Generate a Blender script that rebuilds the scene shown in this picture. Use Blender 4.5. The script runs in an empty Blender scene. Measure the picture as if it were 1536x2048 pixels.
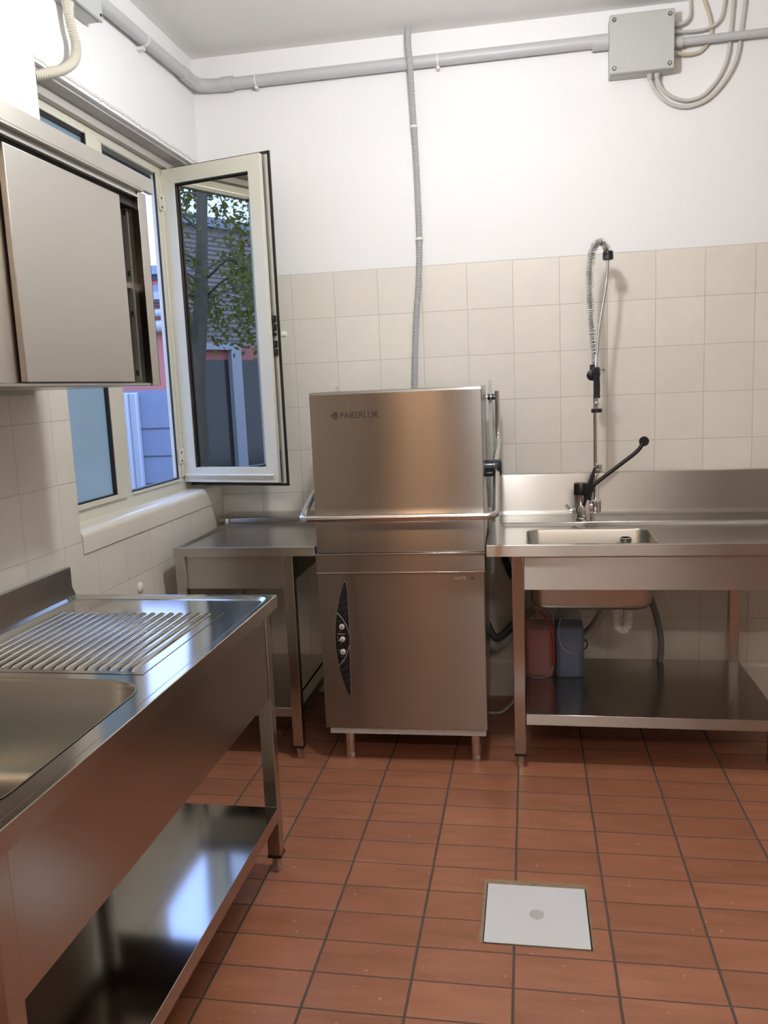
import bpy, bmesh, math, random
from mathutils import Vector, Matrix
random.seed(7)
PI = math.pi
S = bpy.context.scene
C = S.collection

# ------------------------------------------------------------------ camera
cam_d = bpy.data.cameras.new('camera')
cam = bpy.data.objects.new('camera', cam_d); C.objects.link(cam)
cam_d.sensor_fit = 'VERTICAL'; cam_d.sensor_height = 36.0
cam_d.lens = 1649.09 / 2048 * 36.0
cam_d.clip_start = 0.05; cam_d.clip_end = 200
RR = ((0.984709, 0.169067, -0.042014), (-0.015624, -0.154488, -0.987871), (-0.173507, 0.973422, -0.149484))
m = Matrix.Identity(4)
for i in range(3):
    m[i][0] = RR[0][i]; m[i][1] = -RR[1][i]; m[i][2] = -RR[2][i]
m[0][3], m[1][3], m[2][3] = 1.45317, -3.74523, 1.45551
cam.matrix_world = m
S.camera = cam

# ------------------------------------------------------------------ view, sky
S.view_settings.view_transform = 'Standard'; S.view_settings.look = 'None'
S.view_settings.gamma = 1.0; S.view_settings.use_curve_mapping = False
S.view_settings.exposure = 0.0
SKY = 4.2
LAMP = 203.0
w = bpy.data.worlds.new('overcast_sky'); S.world = w; w.use_nodes = True
wn = w.node_tree; wn.nodes.clear()
bg = wn.nodes.new('ShaderNodeBackground'); wo = wn.nodes.new('ShaderNodeOutputWorld')
tc = wn.nodes.new('ShaderNodeTexCoord'); sx = wn.nodes.new('ShaderNodeSeparateXYZ')
rp = wn.nodes.new('ShaderNodeValToRGB')
rp.color_ramp.elements[0].position = 0.0; rp.color_ramp.elements[0].color = (0.42, 0.56, 1.0, 1)
rp.color_ramp.elements[1].position = 0.6; rp.color_ramp.elements[1].color = (0.30, 0.46, 1.0, 1)
wn.links.new(tc.outputs['Generated'], sx.inputs[0]); wn.links.new(sx.outputs['Z'], rp.inputs[0])
wn.links.new(rp.outputs[0], bg.inputs[0]); bg.inputs[1].default_value = SKY
wn.links.new(bg.outputs[0], wo.inputs[0])

# ------------------------------------------------------------------ object helpers
ORG = {}
def root_org(p):
    while p is not None:
        if p.name in ORG: return ORG[p.name]
        p = p.parent
    return Vector((0, 0, 0))
def thing(name, label=None, cat=None, loc=(0, 0, 0), group=None, kind=None):
    o = bpy.data.objects.new(name, None); C.objects.link(o)
    o.empty_display_size = 0.05
    o.location = loc; ORG[o.name] = Vector(loc)
    if label: o['label'] = label
    if cat: o['category'] = cat
    if group: o['group'] = group
    if kind: o['kind'] = kind
    return o
def tag(o, label, cat, group=None):
    o['label'] = label; o['category'] = cat
    if group: o['group'] = group
    return o
def obj(name, bm, mt, parent=None, bevel=0.0, smooth=True, angle=35, solid=0, seg=2):
    me = bpy.data.meshes.new(name)
    bmesh.ops.recalc_face_normals(bm, faces=bm.faces[:])
    org = root_org(parent)
    if org.length > 0: bmesh.ops.translate(bm, verts=bm.verts[:], vec=-org)
    bm.to_mesh(me); bm.free()
    mts = mt if isinstance(mt, (list, tuple)) else [mt]
    for q in mts: me.materials.append(q)
    if len(mts) > 1:
        for p in me.polygons: p.material_index = 1 if abs(p.normal.z) < .5 else 0
    o = bpy.data.objects.new(name, me); C.objects.link(o)
    if parent is not None: o.parent = parent
    if smooth:
        me.polygons.foreach_set('use_smooth', [True] * len(me.polygons))
        try: me.set_sharp_from_angle(angle=math.radians(angle))
        except Exception: pass
    if solid:
        s = o.modifiers.new('solid', 'SOLIDIFY'); s.thickness = solid; s.offset = 1
    if bevel:
        b = o.modifiers.new('bevel', 'BEVEL'); b.width = bevel; b.segments = seg; b.limit_method = 'ANGLE'
        b.angle_limit = math.radians(40)
    return o
def objs(name, bm, *a, **k):
    # every loose piece becomes an object of its own
    bm.verts.ensure_lookup_table(); seen = set(); out = []
    for v in bm.verts:
        if v in seen: continue
        st_, comp = [v], []; seen.add(v)
        while st_:
            q = st_.pop(); comp.append(q)
            for e in q.link_edges:
                o_ = e.other_vert(q)
                if o_ not in seen: seen.add(o_); st_.append(o_)
        b = NB(); mp = {q: b.verts.new(q.co) for q in comp}
        for f in {f for q in comp for f in q.link_faces}: b.faces.new([mp[q] for q in f.verts])
        out.append(obj(name, b, *a, **k))
    bm.free(); return out
def struct(name, bm, mt, parent=None, **k):
    o = obj(name, bm, mt, parent, **k)
    if parent is None: o['kind'] = 'structure'
    return o
NB = lambda: bmesh.new()

def box(bm, x0, x1, y0, y1, z0, z1, mi=0, xf=None):
    vs = [Vector((x, y, z)) for x in (x0, x1) for y in (y0, y1) for z in (z0, z1)]
    if xf: vs = [xf(v) for v in vs]
    v = [bm.verts.new(p) for p in vs]
    for f in ((0, 1, 3, 2), (4, 6, 7, 5), (0, 4, 5, 1), (2, 3, 7, 6), (0, 2, 6, 4), (1, 5, 7, 3)):
        fc = bm.faces.new([v[i] for i in f]); fc.material_index = mi
    return bm
def BX(*a, **k): return box(NB(), *a, **k)

def spline(pts, n=8, rs=None):
    P = [Vector(p) for p in pts]; out = []; ro = []
    for i in range(len(P) - 1):
        p0 = P[i - 1] if i > 0 else P[i] * 2 - P[i + 1]
        p3 = P[i + 2] if i + 2 < len(P) else P[i + 1] * 2 - P[i]
        for k in range(n):
            t = k / n
            out.append(0.5 * ((2 * P[i]) + (P[i + 1] - p0) * t + (2 * p0 - 5 * P[i] + 4 * P[i + 1] - p3) * t * t
                              + (3 * P[i] - p0 - 3 * P[i + 1] + p3) * t ** 3))
            if rs: ro.append(rs[i] * (1 - t) + rs[i + 1] * t)
    out.append(P[-1])
    if rs: ro.append(rs[-1]); return out, ro
    return out
def resample(pts, step):
    P = [Vector(p) for p in pts]; out = [P[0].copy()]; acc = 0.0
    for a, b in zip(P, P[1:]):
        L = (b - a).length
        if L < 1e-9: continue
        d = step - acc
        while d <= L:
            out.append(a.lerp(b, d / L)); d += step
        acc = (acc + L) % step if d > L else 0
        acc = L - (d - step)
    return out
def tube(bm, pts, r, seg=12, caps=True, mi=0):
    P = [Vector(p) for p in pts]; n = len(P)
    R = r if isinstance(r, (list, tuple)) else [r] * n
    t = (P[1] - P[0]).normalized()
    u = t.orthogonal().normalized(); rings = []
    for i in range(n):
        if i == 0: tt = (P[1] - P[0])
        elif i == n - 1: tt = (P[-1] - P[-2])
        else: tt = (P[i + 1] - P[i - 1])
        tt.normalize()
        u = (u - tt * u.dot(tt)); u.normalize()
        v = tt.cross(u)
        rings.append([bm.verts.new(P[i] + (u * math.cos(2 * PI * k / seg) + v * math.sin(2 * PI * k / seg)) * R[i]) for k in range(seg)])
    for a, b in zip(rings, rings[1:]):
        for k in range(seg):
            f = bm.faces.new((a[k], a[(k + 1) % seg], b[(k + 1) % seg], b[k])); f.material_index = mi
    if caps:
        bm.faces.new(rings[0][::-1]).material_index = mi; bm.faces.new(rings[-1]).material_index = mi
    return bm
def cyl(bm, p0, p1, r, seg=20, r2=None, mi=0):
    return tube(bm, [p0, p1], [r, r2 if r2 is not None else r], seg, mi=mi)
def corr(bm, pts, r, dr=0.12, pitch=0.008, seg=12):
    P = resample(pts, pitch / 4); rs = [r * (1 + dr * (0, 0.75, 1, 0.25)[i % 4] - dr / 2) for i in range(len(P))]
    return tube(bm, P, rs, seg)
def lathe(bm, prof, c=(0, 0, 0), ax='Z', seg=24, mi=0):
    c = Vector(c); rings = []
    for r, h in prof:
        ring = []
        for k in range(seg):
            a = 2 * PI * k / seg; x, y = r * math.cos(a), r * math.sin(a)
            p = {'Z': (x, y, h), 'X': (h, x, y), 'Y': (x, h, y)}[ax]
            ring.append(bm.verts.new(c + Vector(p)))
        rings.append(ring)
    for a, b in zip(rings, rings[1:]):
        for k in range(seg):
            bm.faces.new((a[k], a[(k + 1) % seg], b[(k + 1) % seg], b[k])).material_index = mi
    bm.faces.new(rings[0][::-1]).material_index = mi; bm.faces.new(rings[-1]).material_index = mi
    return bm
def prism(bm, pts, ax, d0, d1, mi=0):
    def P(u, v, d): return {'X': (d, u, v), 'Y': (u, d, v), 'Z': (u, v, d)}[ax]
    a = [bm.verts.new(P(u, v, d0)) for u, v in pts]; b = [bm.verts.new(P(u, v, d1)) for u, v in pts]
    n = len(pts)
    for i in range(n): bm.faces.new((a[i], a[(i + 1) % n], b[(i + 1) % n], b[i])).material_index = mi
    bm.faces.new(a[::-1]).material_index = mi; bm.faces.new(b).material_index = mi
    return bm
def rr(x0, x1, y0, y1, r, n=6):
    out = []
    for cx, cy, a0 in ((x1 - r, y1 - r, 0), (x0 + r, y1 - r, PI / 2), (x0 + r, y0 + r, PI), (x1 - r, y0 + r, 1.5 * PI)):
        for k in range(n + 1):
            a = a0 + PI / 2 * k / n; out.append((cx + r * math.cos(a), cy + r * math.sin(a)))
    return out
def loopv(bm, pts, z): return [bm.verts.new((x, y, z)) for x, y in pts]
def bridge(bm, a, b):
    n = len(a)
    for i in range(n): bm.faces.new((a[i], a[(i + 1) % n], b[(i + 1) % n], b[i]))
def edges_of(bm, l):
    out = []
    for i in range(len(l)):
        e = bm.edges.get((l[i], l[(i + 1) % len(l)])) or bm.edges.new((l[i], l[(i + 1) % len(l)]))
        out.append(e)
    return out
def steel_top(x0, x1, y0, y1, z, h, rim, rcorner=0.002, drop=0.010, slope=0.012, hole=None):
    """folded steel worktop: skirt, flat marine rim, sloped step, sunk surface with an optional bowl opening"""
    bm = NB(); rx0, rx1, ry0, ry1 = rim
    o = rr(x0, x1, y0, y1, 0.003)
    a = loopv(bm, o, z - h); a2 = loopv(bm, rr(x0 + .018, x1 - .018, y0 + .018, y1 - .018, .003), z - h)
    a3 = loopv(bm, rr(x0 + .018, x1 - .018, y0 + .018, y1 - .018, .003), z - h + .006)
    bridge(bm, a3, a2); bridge(bm, a2, a)
    b = loopv(bm, o, z - .0015); b2 = loopv(bm, rr(x0 + .0015, x1 - .0015, y0 + .0015, y1 - .0015, .003), z)
    bridge(bm, a, b); bridge(bm, b, b2)
    i1 = loopv(bm, rr(x0 + rx0, x1 - rx1, y0 + ry0, y1 - ry1, rcorner), z)
    q = (x0 + rx0 + slope, x1 - rx1 - slope, y0 + ry0 + slope, y1 - ry1 - slope)
    i2 = loopv(bm, rr(*q, max(rcorner - slope * .3, .002)), z - drop)
    bridge(bm, b2, i1); bridge(bm, i1, i2)
    es = edges_of(bm, i2)
    if hole:
        hx0, hx1, hy0, hy1, hr = hole
        es += edges_of(bm, loopv(bm, rr(hx0, hx1, hy0, hy1, hr, 8), z - drop))
    bmesh.ops.triangle_fill(bm, edges=es, use_beauty=True)
    return bm
def steel_bowl(x0, x1, y0, y1, r, z, depth, taper=0.02, rb=0.04, crown=0.0):
    bm = NB(); L = [loopv(bm, rr(x0 - .004, x1 + .004, y0 - .004, y1 + .004, r + .004, 8), z + .0012),
                    loopv(bm, rr(x0, x1, y0, y1, r, 8), z + .0005),
                    loopv(bm, rr(x0 + .003, x1 - .003, y0 + .003, y1 - .003, r, 8), z - .006)]
    zb = z - depth
    L.append(loopv(bm, rr(x0 + taper, x1 - taper, y0 + taper, y1 - taper, r, 8), zb + rb))
    for k in range(1, 6):
        a = PI / 2 * k / 5; i = taper + rb * (1 - math.cos(a)) ; zz = zb + rb * (1 - math.sin(a))
        L.append(loopv(bm, rr(x0 + i, x1 - i, y0 + i, y1 - i, max(r - i * .3, .02), 8), zz))
    for a, b in zip(L, L[1:]): bridge(bm, a, b)
    bm.faces.new(L[-1])
    return bm

# ------------------------------------------------------------------ materials
def nt(name):
    mt = bpy.data.materials.new(name); mt.use_nodes = True; t = mt.node_tree
    b = t.nodes['Principled BSDF']; return mt, t, b
def setp(b, **k):
    for a, v in k.items():
        a = {'col': 'Base Color', 'rough': 'Roughness', 'metal': 'Metallic', 'aniso': 'Anisotropic', 'spec': 'Specular IOR Level',
             'trans': 'Transmission Weight', 'ior': 'IOR', 'coat': 'Coat Weight', 'coatr': 'Coat Roughness'}.get(a, a)
        if a == 'Base Color': v = (*v, 1)
        b.inputs[a].default_value = v
def N(t, ty, **k):
    n = t.nodes.new('ShaderNode' + ty)
    for a, v in k.items():
        if a == 'op': n.operation = v
        elif a.startswith('i'):
            n.inputs[int(a[1:])].default_value = v
        else: setattr(n, a, v)
    return n
def plain(name, col, rough=.5, metal=0.0, noise=0.0, nscale=20, bump=0.0, **k):
    mt, t, b = nt(name); setp(b, col=col, rough=rough, metal=metal, **k)
    if noise or bump:
        c = N(t, 'TexCoord'); n = N(t, 'TexNoise'); n.inputs['Scale'].default_value = nscale; n.inputs['Detail'].default_value = 4
        t.links.new(c.outputs['Object'], n.inputs['Vector'])
        if noise:
            h = N(t, 'HueSaturation'); mr = N(t, 'MapRange'); mr.inputs[3].default_value = 1 - noise; mr.inputs[4].default_value = 1 + noise
            t.links.new(n.outputs[0], mr.inputs[0]); t.links.new(mr.outputs[0], h.inputs['Value']); h.inputs['Color'].default_value = (*col, 1)
            t.links.new(h.outputs[0], b.inputs['Base Color'])
        if bump:
            u = N(t, 'Bump'); u.inputs['Strength'].default_value = 1; u.inputs['Distance'].default_value = bump
            t.links.new(n.outputs[0], u.inputs['Height']); t.links.new(u.outputs[0], b.inputs['Normal'])
    return mt
def steel(name, col=(.50, .475, .435), rough=.24, aniso=.6, grain='X', tan=None, streak=.02):
    """brushed stainless; grain = axis along which it was brushed; tan = direction reflections smear"""
    mt, t, b = nt(name); setp(b, col=col, rough=rough, metal=1.0, aniso=aniso)
    if tan:
        v = N(t, 'CombineXYZ'); v.inputs[0].default_value, v.inputs[1].default_value, v.inputs[2].default_value = tan
        t.links.new(v.outputs[0], b.inputs['Tangent'])
    c = N(t, 'TexCoord'); mp = N(t, 'Mapping'); n = N(t, 'TexNoise')
    sc = {'X': (3, 400, 400), 'Y': (400, 3, 400), 'Z': (400, 400, 3)}[grain]
    mp.inputs['Scale'].default_value = sc; n.inputs['Scale'].default_value = 1; n.inputs['Detail'].default_value = 2
    mr = N(t, 'MapRange'); mr.inputs[3].default_value = rough - streak; mr.inputs[4].default_value = rough + streak
    t.links.new(c.outputs['Object'], mp.inputs[0]); t.links.new(mp.outputs[0], n.inputs['Vector'])
    t.links.new(n.outputs[0], mr.inputs[0]); t.links.new(mr.outputs[0], b.inputs['Roughness'])
    # large soft waviness of the sheet
    n2 = N(t, 'TexNoise'); n2.inputs['Scale'].default_value = 2.2; n2.inputs['Detail'].default_value = 0
    u = N(t, 'Bump'); u.inputs['Strength'].default_value = 1; u.inputs['Distance'].default_value = 0.004
    t.links.new(c.outputs['Object'], n2.inputs['Vector']); t.links.new(n2.outputs[0], u.inputs['Height']); t.links.new(u.outputs[0], b.inputs['Normal'])
    return mt

def tile_mat(name, ax_u, ax_v, u0, v0, Tu, Tv, gu, gv, c1, c2, grout, rough, var=.06, split=None, upper=None, patch=0.25, wear=False, coat=0.0, spec=.5, stretch=None):
    """tiles laid in world space; split = height above which the wall is painted plaster"""
    mt, t, b = nt(name); L = t.links
    g = N(t, 'NewGeometry'); s = N(t, 'SeparateXYZ'); L.new(g.outputs['Position'], s.inputs[0])
    nx = N(t, 'TexNoise'); nx.inputs['Scale'].default_value = 9; L.new(g.outputs['Position'], nx.inputs['Vector'])
    def cell(ax, o, T, gw):
        a = N(t, 'Math', op='SUBTRACT'); L.new(s.outputs[ax], a.inputs[0]); a.inputs[1].default_value = o
        wob = N(t, 'Math', op='MULTIPLY_ADD'); L.new(nx.outputs[0], wob.inputs[0]); wob.inputs[1].default_value = .003; L.new(a.outputs[0], wob.inputs[2])
        d = N(t, 'Math', op='DIVIDE'); L.new(wob.outputs[0], d.inputs[0]); d.inputs[1].default_value = T
        fl = N(t, 'Math', op='FLOOR'); L.new(d.outputs[0], fl.inputs[0])
        fr = N(t, 'Math', op='FRACT'); L.new(d.outputs[0], fr.inputs[0])
        p = N(t, 'Math', op='PINGPONG'); L.new(fr.outputs[0], p.inputs[0]); p.inputs[1].default_value = .5
        mr = N(t, 'MapRange'); mr.interpolation_type = 'SMOOTHSTEP'
        mr.inputs[1].default_value = gw / T * .5 * .55; mr.inputs[2].default_value = gw / T * .5 * 1.3
        L.new(p.outputs[0], mr.inputs[0])
        return fl, mr
    fu, mu = cell(ax_u, u0, Tu, gu); fv, mv = cell(ax_v, v0, Tv, gv)
    tm = N(t, 'Math', op='MINIMUM'); L.new(mu.outputs[0], tm.inputs[0]); L.new(mv.outputs[0], tm.inputs[1])
    cv = N(t, 'CombineXYZ'); L.new(fu.outputs[0], cv.inputs[0]); L.new(fv.outputs[0], cv.inputs[1])
    wn_ = N(t, 'TexWhiteNoise'); wn_.noise_dimensions = '3D'; L.new(cv.outputs[0], wn_.inputs['Vector'])
    off = N(t, 'VectorMath', op='SCALE'); L.new(cv.outputs[0], off.inputs[0]); off.inputs['Scale'].default_value = 3.7
    ad = N(t, 'VectorMath', op='ADD'); L.new(g.outputs['Position'], ad.inputs[0]); L.new(off.outputs[0], ad.inputs[1])
    n1 = N(t, 'TexNoise'); n1.inputs['Scale'].default_value = 11; n1.inputs['Detail'].default_value = 5; n1.inputs['Roughness'].default_value = .6
    if stretch:
        sm = N(t, 'VectorMath', op='MULTIPLY'); sm.inputs[1].default_value = stretch; L.new(ad.outputs[0], sm.inputs[0]); L.new(sm.outputs[0], n1.inputs['Vector'])
    else: L.new(ad.outputs[0], n1.inputs['Vector'])
    mx = N(t, 'MixRGB'); mx.inputs[1].default_value = (*c1, 1); mx.inputs[2].default_value = (*c2, 1)
    ms = N(t, 'MapRange'); ms.inputs[1].default_value = .5 - patch; ms.inputs[2].default_value = .5 + patch; L.new(n1.outputs[0], ms.inputs[0])
    L.new(ms.outputs[0], mx.inputs[0])
    hs = N(t, 'HueSaturation'); vr = N(t, 'MapRange'); vr.inputs[3].default_value = 1 - var; vr.inputs[4].default_value = 1 + var
    L.new(wn_.outputs['Value'], vr.inputs[0]); L.new(vr.outputs[0], hs.inputs['Value']); L.new(mx.outputs[0], hs.inputs['Color'])
    colout = hs.outputs[0]
    if wear:
        for scl, th, cc in ((55, .70, (.62, .38, .27)), (160, .745, (.12, .05, .03))):
            n3 = N(t, 'TexNoise'); n3.inputs['Scale'].default_value = scl; n3.inputs['Detail'].default_value = 2
            L.new(g.outputs['Position'], n3.inputs['Vector'])
            m3 = N(t, 'MapRange'); m3.inputs[1].default_value = th; m3.inputs[2].default_value = th + .05; m3.inputs[4].default_value = .6; L.new(n3.outputs[0], m3.inputs[0])
            x3 = N(t, 'MixRGB'); L.new(m3.outputs[0], x3.inputs[0]); L.new(colout, x3.inputs[1]); x3.inputs[2].default_value = (*cc, 1)
            colout = x3.outputs[0]
    gr = N(t, 'MixRGB'); L.new(tm.outputs[0], gr.inputs[0]); gr.inputs[1].default_value = (*grout, 1); L.new(colout, gr.inputs[2])
    out = gr.outputs[0]; rr_ = N(t, 'MapRange'); rr_.inputs[3].default_value = .8; rr_.inputs[4].default_value = rough; L.new(tm.outputs[0], rr_.inputs[0])
    rout = rr_.outputs[0]; hgt = tm.outputs[0]
    if split is not None:
        gt = N(t, 'Math', op='GREATER_THAN'); L.new(s.outputs['Z'], gt.inputs[0]); gt.inputs[1].default_value = split
        x4 = N(t, 'MixRGB'); L.new(gt.outputs[0], x4.inputs[0]); L.new(out, x4.inputs[1]); x4.inputs[2].default_value = (*upper, 1); out = x4.outputs[0]
        x5 = N(t, 'Mix'); x5.data_type = 'FLOAT'; L.new(gt.outputs[0], x5.inputs[0]); L.new(rout, x5.inputs[2]); x5.inputs[3].default_value = .85; rout = x5.outputs[0]
        mxh = N(t, 'Math', op='MAXIMUM'); L.new(hgt, mxh.inputs[0]); L.new(gt.outputs[0], mxh.inputs[1]); hgt = mxh.outputs[0]
    L.new(out, b.inputs['Base Color']); L.new(rout, b.inputs['Roughness'])
    hm = N(t, 'Math', op='MULTIPLY_ADD'); L.new(n1.outputs[0], hm.inputs[0]); hm.inputs[1].default_value = .25; L.new(hgt, hm.inputs[2])
    u = N(t, 'Bump'); u.inputs['Strength'].default_value = .7; u.inputs['Distance'].default_value = .0015
    L.new(hm.outputs[0], u.inputs['Height']); L.new(u.outputs[0], b.inputs['Normal'])
    b.inputs['Specular IOR Level'].default_value = spec
    if coat: b.inputs['Coat Weight'].default_value = coat
    return mt

PLASTER = (.82, .83, .835)
CR1, CR2, CG = (.69, .67, .605), (.745, .70, .625), (.60, .58, .52)
M = {}
M['wall_back'] = tile_mat('cream_tiles_back', 'X', 'Z', .4017, 1.979, .1995, .1995, .0035, .0035, CR1, CR2, CG, .42, .025, 1.979, PLASTER)
M['wall_left'] = tile_mat('cream_tiles_left', 'Y', 'Z', .005, 1.992, .1995, .1995, .0035, .0035, CR1, CR2, CG, .42, .025, 1.992, PLASTER)
M['floor'] = tile_mat('terracotta_tiles', 'X', 'Y', .8983, -.9333, .25, .1233, .0074, .0044, (.255, .098, .050), (.375, .155, .088), (.075, .058, .045), .36, .10, wear=True, patch=.24, stretch=(.45, 1.9, 1))
M['plaster'] = plain('white_plaster', PLASTER, .85, noise=.015, nscale=6, bump=.0006)
M['ceiling'] = plain('ceiling_paint', (.84, .84, .82), .9, noise=.015, nscale=3)
M['headrough'] = plain('rough_plaster_edge', (.70, .69, .67), .9, noise=.12, nscale=60, bump=.006)
M['shaded_soffit'] = plain('lintel_shade_grey', (.52, .50, .47), .6, noise=.05, nscale=10)  # plaster underside; its unlit grey is put into the colour
M['cream_glaze'] = plain('cream_glazed_sill', (.72, .69, .60), .22, noise=.03, nscale=8)
M['alu_cream'] = plain('cream_window_aluminium', (.66, .65, .55), .38, spec=.5)
M['alu_grey'] = plain('grey_aluminium', (.42, .42, .40), .4, metal=.6)
M['black_rub'] = plain('black_rubber', (.012, .012, .013), .55)
M['steel_h'] = steel('brushed_steel_upright', tan=(0, 0, 1), grain='X', rough=.37, aniso=.96, streak=.006)
M['steel_dw'] = steel('brushed_steel_machine', tan=(0, 0, 1), grain='X', rough=.27, aniso=.99, col=(.345, .325, .295), streak=.003)
M['steel_l'] = steel('brushed_steel_side', tan=(0, 0, 1), grain='Y', rough=.24, aniso=.6)
M['steel_door'] = steel('satin_steel_door', tan=(0, 0, 1), grain='Y', rough=.42, aniso=.3, col=(.53, .505, .46))
M['steel_top'] = steel('brushed_steel_top', tan=(0, 1, 0), grain='X', rough=.20, aniso=.55)
M['steel_topy'] = steel('brushed_steel_top_y', tan=(1, 0, 0), grain='Y', rough=.115, aniso=.2, streak=.01)
M['steel_shelf'] = steel('bright_steel_shelf', rough=.10, aniso=.2, tan=(1, 0, 0), grain='Y', streak=.01, col=(.42, .41, .38))
M['steel_leg'] = steel('steel_leg', rough=.25, aniso=.5, tan=(1, 0, 0), grain='Z')
M['steel_bowl'] = steel('satin_steel_bowl', rough=.33, aniso=0.0, col=(.46, .45, .41))
M['chrome'] = plain('chrome', (.75, .75, .75), .08, metal=1)
M['satin_tube'] = plain('satin_tube', (.62, .60, .57), .2, metal=1)
M['grey_plastic'] = plain('grey_plastic', (.50, .51, .51), .45)
M['box_plastic'] = plain('box_grey_green_plastic', (.47, .49, .47), .45)
M['pipe_plastic'] = plain('pipe_grey_plastic', (.50, .51, .52), .4)
M['cable'] = plain('cable_grey', (.55, .54, .50), .5)
M['cable_old'] = plain('cable_yellowed', (.56, .51, .38), .5)
M['flex_cream'] = plain('flex_cream', (.60, .58, .50), .45)
M['flex_grey'] = plain('flex_grey', (.44, .45, .46), .45)
M['black'] = plain('black_plastic', (.010, .010, .011), .32)
M['black_blue'] = plain('hub_plastic', (.012, .016, .022), .25)
M['white_plastic'] = plain('white_plastic', (.74, .73, .70), .35)
M['grey_hose'] = plain('grey_hose', (.15, .15, .15), .45)
M['dark_hose'] = plain('dark_hose', (.06, .065, .07), .4)
M['trap_grey'] = plain('trap_hose_grey', (.42, .40, .37), .5)
M['lid'] = plain('white_lid', (.70, .72, .73), .35, noise=.02, nscale=30)
M['dirt'] = plain('dirty_mortar', (.27, .20, .12), .9, noise=.4, nscale=60, bump=.004)
M['dark_gap'] = plain('dark_gap', (.02, .018, .015), .9)
M['ink'] = plain('dark_ink', (.025, .02, .018), .5)
M['ink_white'] = plain('white_ink', (.75, .73, .70), .5)
M['ink_red'] = plain('red_ink', (.45, .04, .04), .5)
M['green_mark'] = plain('green_mark', (.02, .30, .22), .5)
M['panel_stripe'] = plain('dark_stripe', (.028, .030, .036), .4)
M['silver'] = plain('silver_line', (.50, .49, .47), .35, metal=.5)
M['knob_grey'] = plain('button_light_grey', (.62, .62, .62), .35)
M['steel_hole'] = plain('slots', (.03, .03, .03), .6)

def emis(name, col, s):
    mt = bpy.data.materials.new(name); mt.use_nodes = True; t = mt.node_tree; t.nodes.clear()
    e = N(t, 'Emission'); e.inputs[0].default_value = (*col, 1); e.inputs[1].default_value = s
    o = N(t, 'OutputMaterial'); t.links.new(e.outputs[0], o.inputs[0]); return mt
M['lamp'] = emis('lamp_diffuser', (.97, .985, 1.0), LAMP * 1.38)
M['added_lamp_warm'] = emis('added_lamp_warm', (1, .60, .34), LAMP * .9)
M['added_lamp_long'] = emis('added_lamp_long', (1, .90, .83), LAMP * .62)

def mirror_glass():
    mt = bpy.data.materials.new('reflective_glass'); mt.use_nodes = True; t = mt.node_tree; t.nodes.clear()
    g = N(t, 'BsdfGlossy'); g.inputs['Color'].default_value = (.52, .50, .43, 1); g.inputs['Roughness'].default_value = .0
    tr = N(t, 'BsdfTransparent'); tr.inputs[0].default_value = (.10, .10, .095, 1)
    a = N(t, 'AddShader'); o = N(t, 'OutputMaterial')
    t.links.new(g.outputs[0], a.inputs[0]); t.links.new(tr.outputs[0], a.inputs[1]); t.links.new(a.outputs[0], o.inputs[0]); return mt
M['mirror_glass'] = mirror_glass()
def frosted():
    mt = bpy.data.materials.new('frosted_glass'); mt.use_nodes = True; t = mt.node_tree; t.nodes.clear()
    tl = N(t, 'BsdfTranslucent'); tl.inputs[0].default_value = (.42, .43, .36, 1)
    tr = N(t, 'BsdfTransparent'); tr.inputs[0].default_value = (.10, .10, .09, 1)
    gl = N(t, 'BsdfGlossy'); gl.inputs[0].default_value = (.08, .08, .08, 1); gl.inputs['Roughness'].default_value = .2
    a = N(t, 'AddShader'); a2 = N(t, 'AddShader'); o = N(t, 'OutputMaterial'); L = t.links
    L.new(tl.outputs[0], a.inputs[0]); L.new(tr.outputs[0], a.inputs[1]); L.new(a.outputs[0], a2.inputs[0]); L.new(gl.outputs[0], a2.inputs[1]); L.new(a2.outputs[0], o.inputs[0]); return mt
M['frosted'] = frosted()
def liquid(name, col):
    mt, t, b = nt(name); setp(b, col=col, rough=.35); b.inputs['Subsurface Weight'].default_value = 0; return mt
M['red_liquid'] = liquid('red_liquid', (.22, .018, .022)); M['blue_liquid'] = liquid('blue_liquid', (.02, .05, .16))
def can_plastic(name, col):
    mt = bpy.data.materials.new(name); mt.use_nodes = True; t = mt.node_tree; b = t.nodes['Principled BSDF']
    setp(b, col=col, rough=.3); tr = N(t, 'BsdfTransparent'); mx = N(t, 'MixShader'); mx.inputs[0].default_value = .24
    o = t.nodes['Material Output']; t.links.new(tr.outputs[0], mx.inputs[1]); t.links.new(b.outputs[0], mx.inputs[2]); t.links.new(mx.outputs[0], o.inputs[0]); return mt
M['can_red'] = can_plastic('clear_can_red', (.55, .42, .42)); M['can_blue'] = can_plastic('clear_can_blue', (.38, .48, .58))
M['clear_tube'] = can_plastic('clear_tube', (.6, .6, .6)); M['red_tube'] = plain('red_tube', (.40, .025, .018), .3)

# ------------------------------------------------------------------ room shell
XR, YF, ZC = 4.2, -8.5, 2.935
bm = NB(); box(bm, -.2, XR + .1, YF - .1, .2, -.1, 0)
o = struct('floor', bm, M['floor'], smooth=False); 
o = struct('ceiling', BX(-.2, XR + .1, YF - .1, .2, ZC, ZC + .12), M['ceiling'], smooth=False)
o = struct('wall_back', BX(-.2, XR + .1, 0, .2, 0, ZC), M['wall_back'], smooth=False)
WY0, WY1, WZ0, WZ1 = -1.285, -.028, 1.0, 2.475
bm = NB()
box(bm, -.2, 0, YF, 0, 0, WZ0); box(bm, -.2, 0, YF, 0, WZ1, ZC)
box(bm, -.2, 0, YF, WY0, WZ0, WZ1); box(bm, -.2, 0, WY1, 0, WZ0, WZ1)
struct('wall_left', bm, M['wall_left'], smooth=False)
struct('wall_right', BX(XR, XR + .1, YF, 0, 0, ZC), M['wall_back'], smooth=False)
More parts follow.
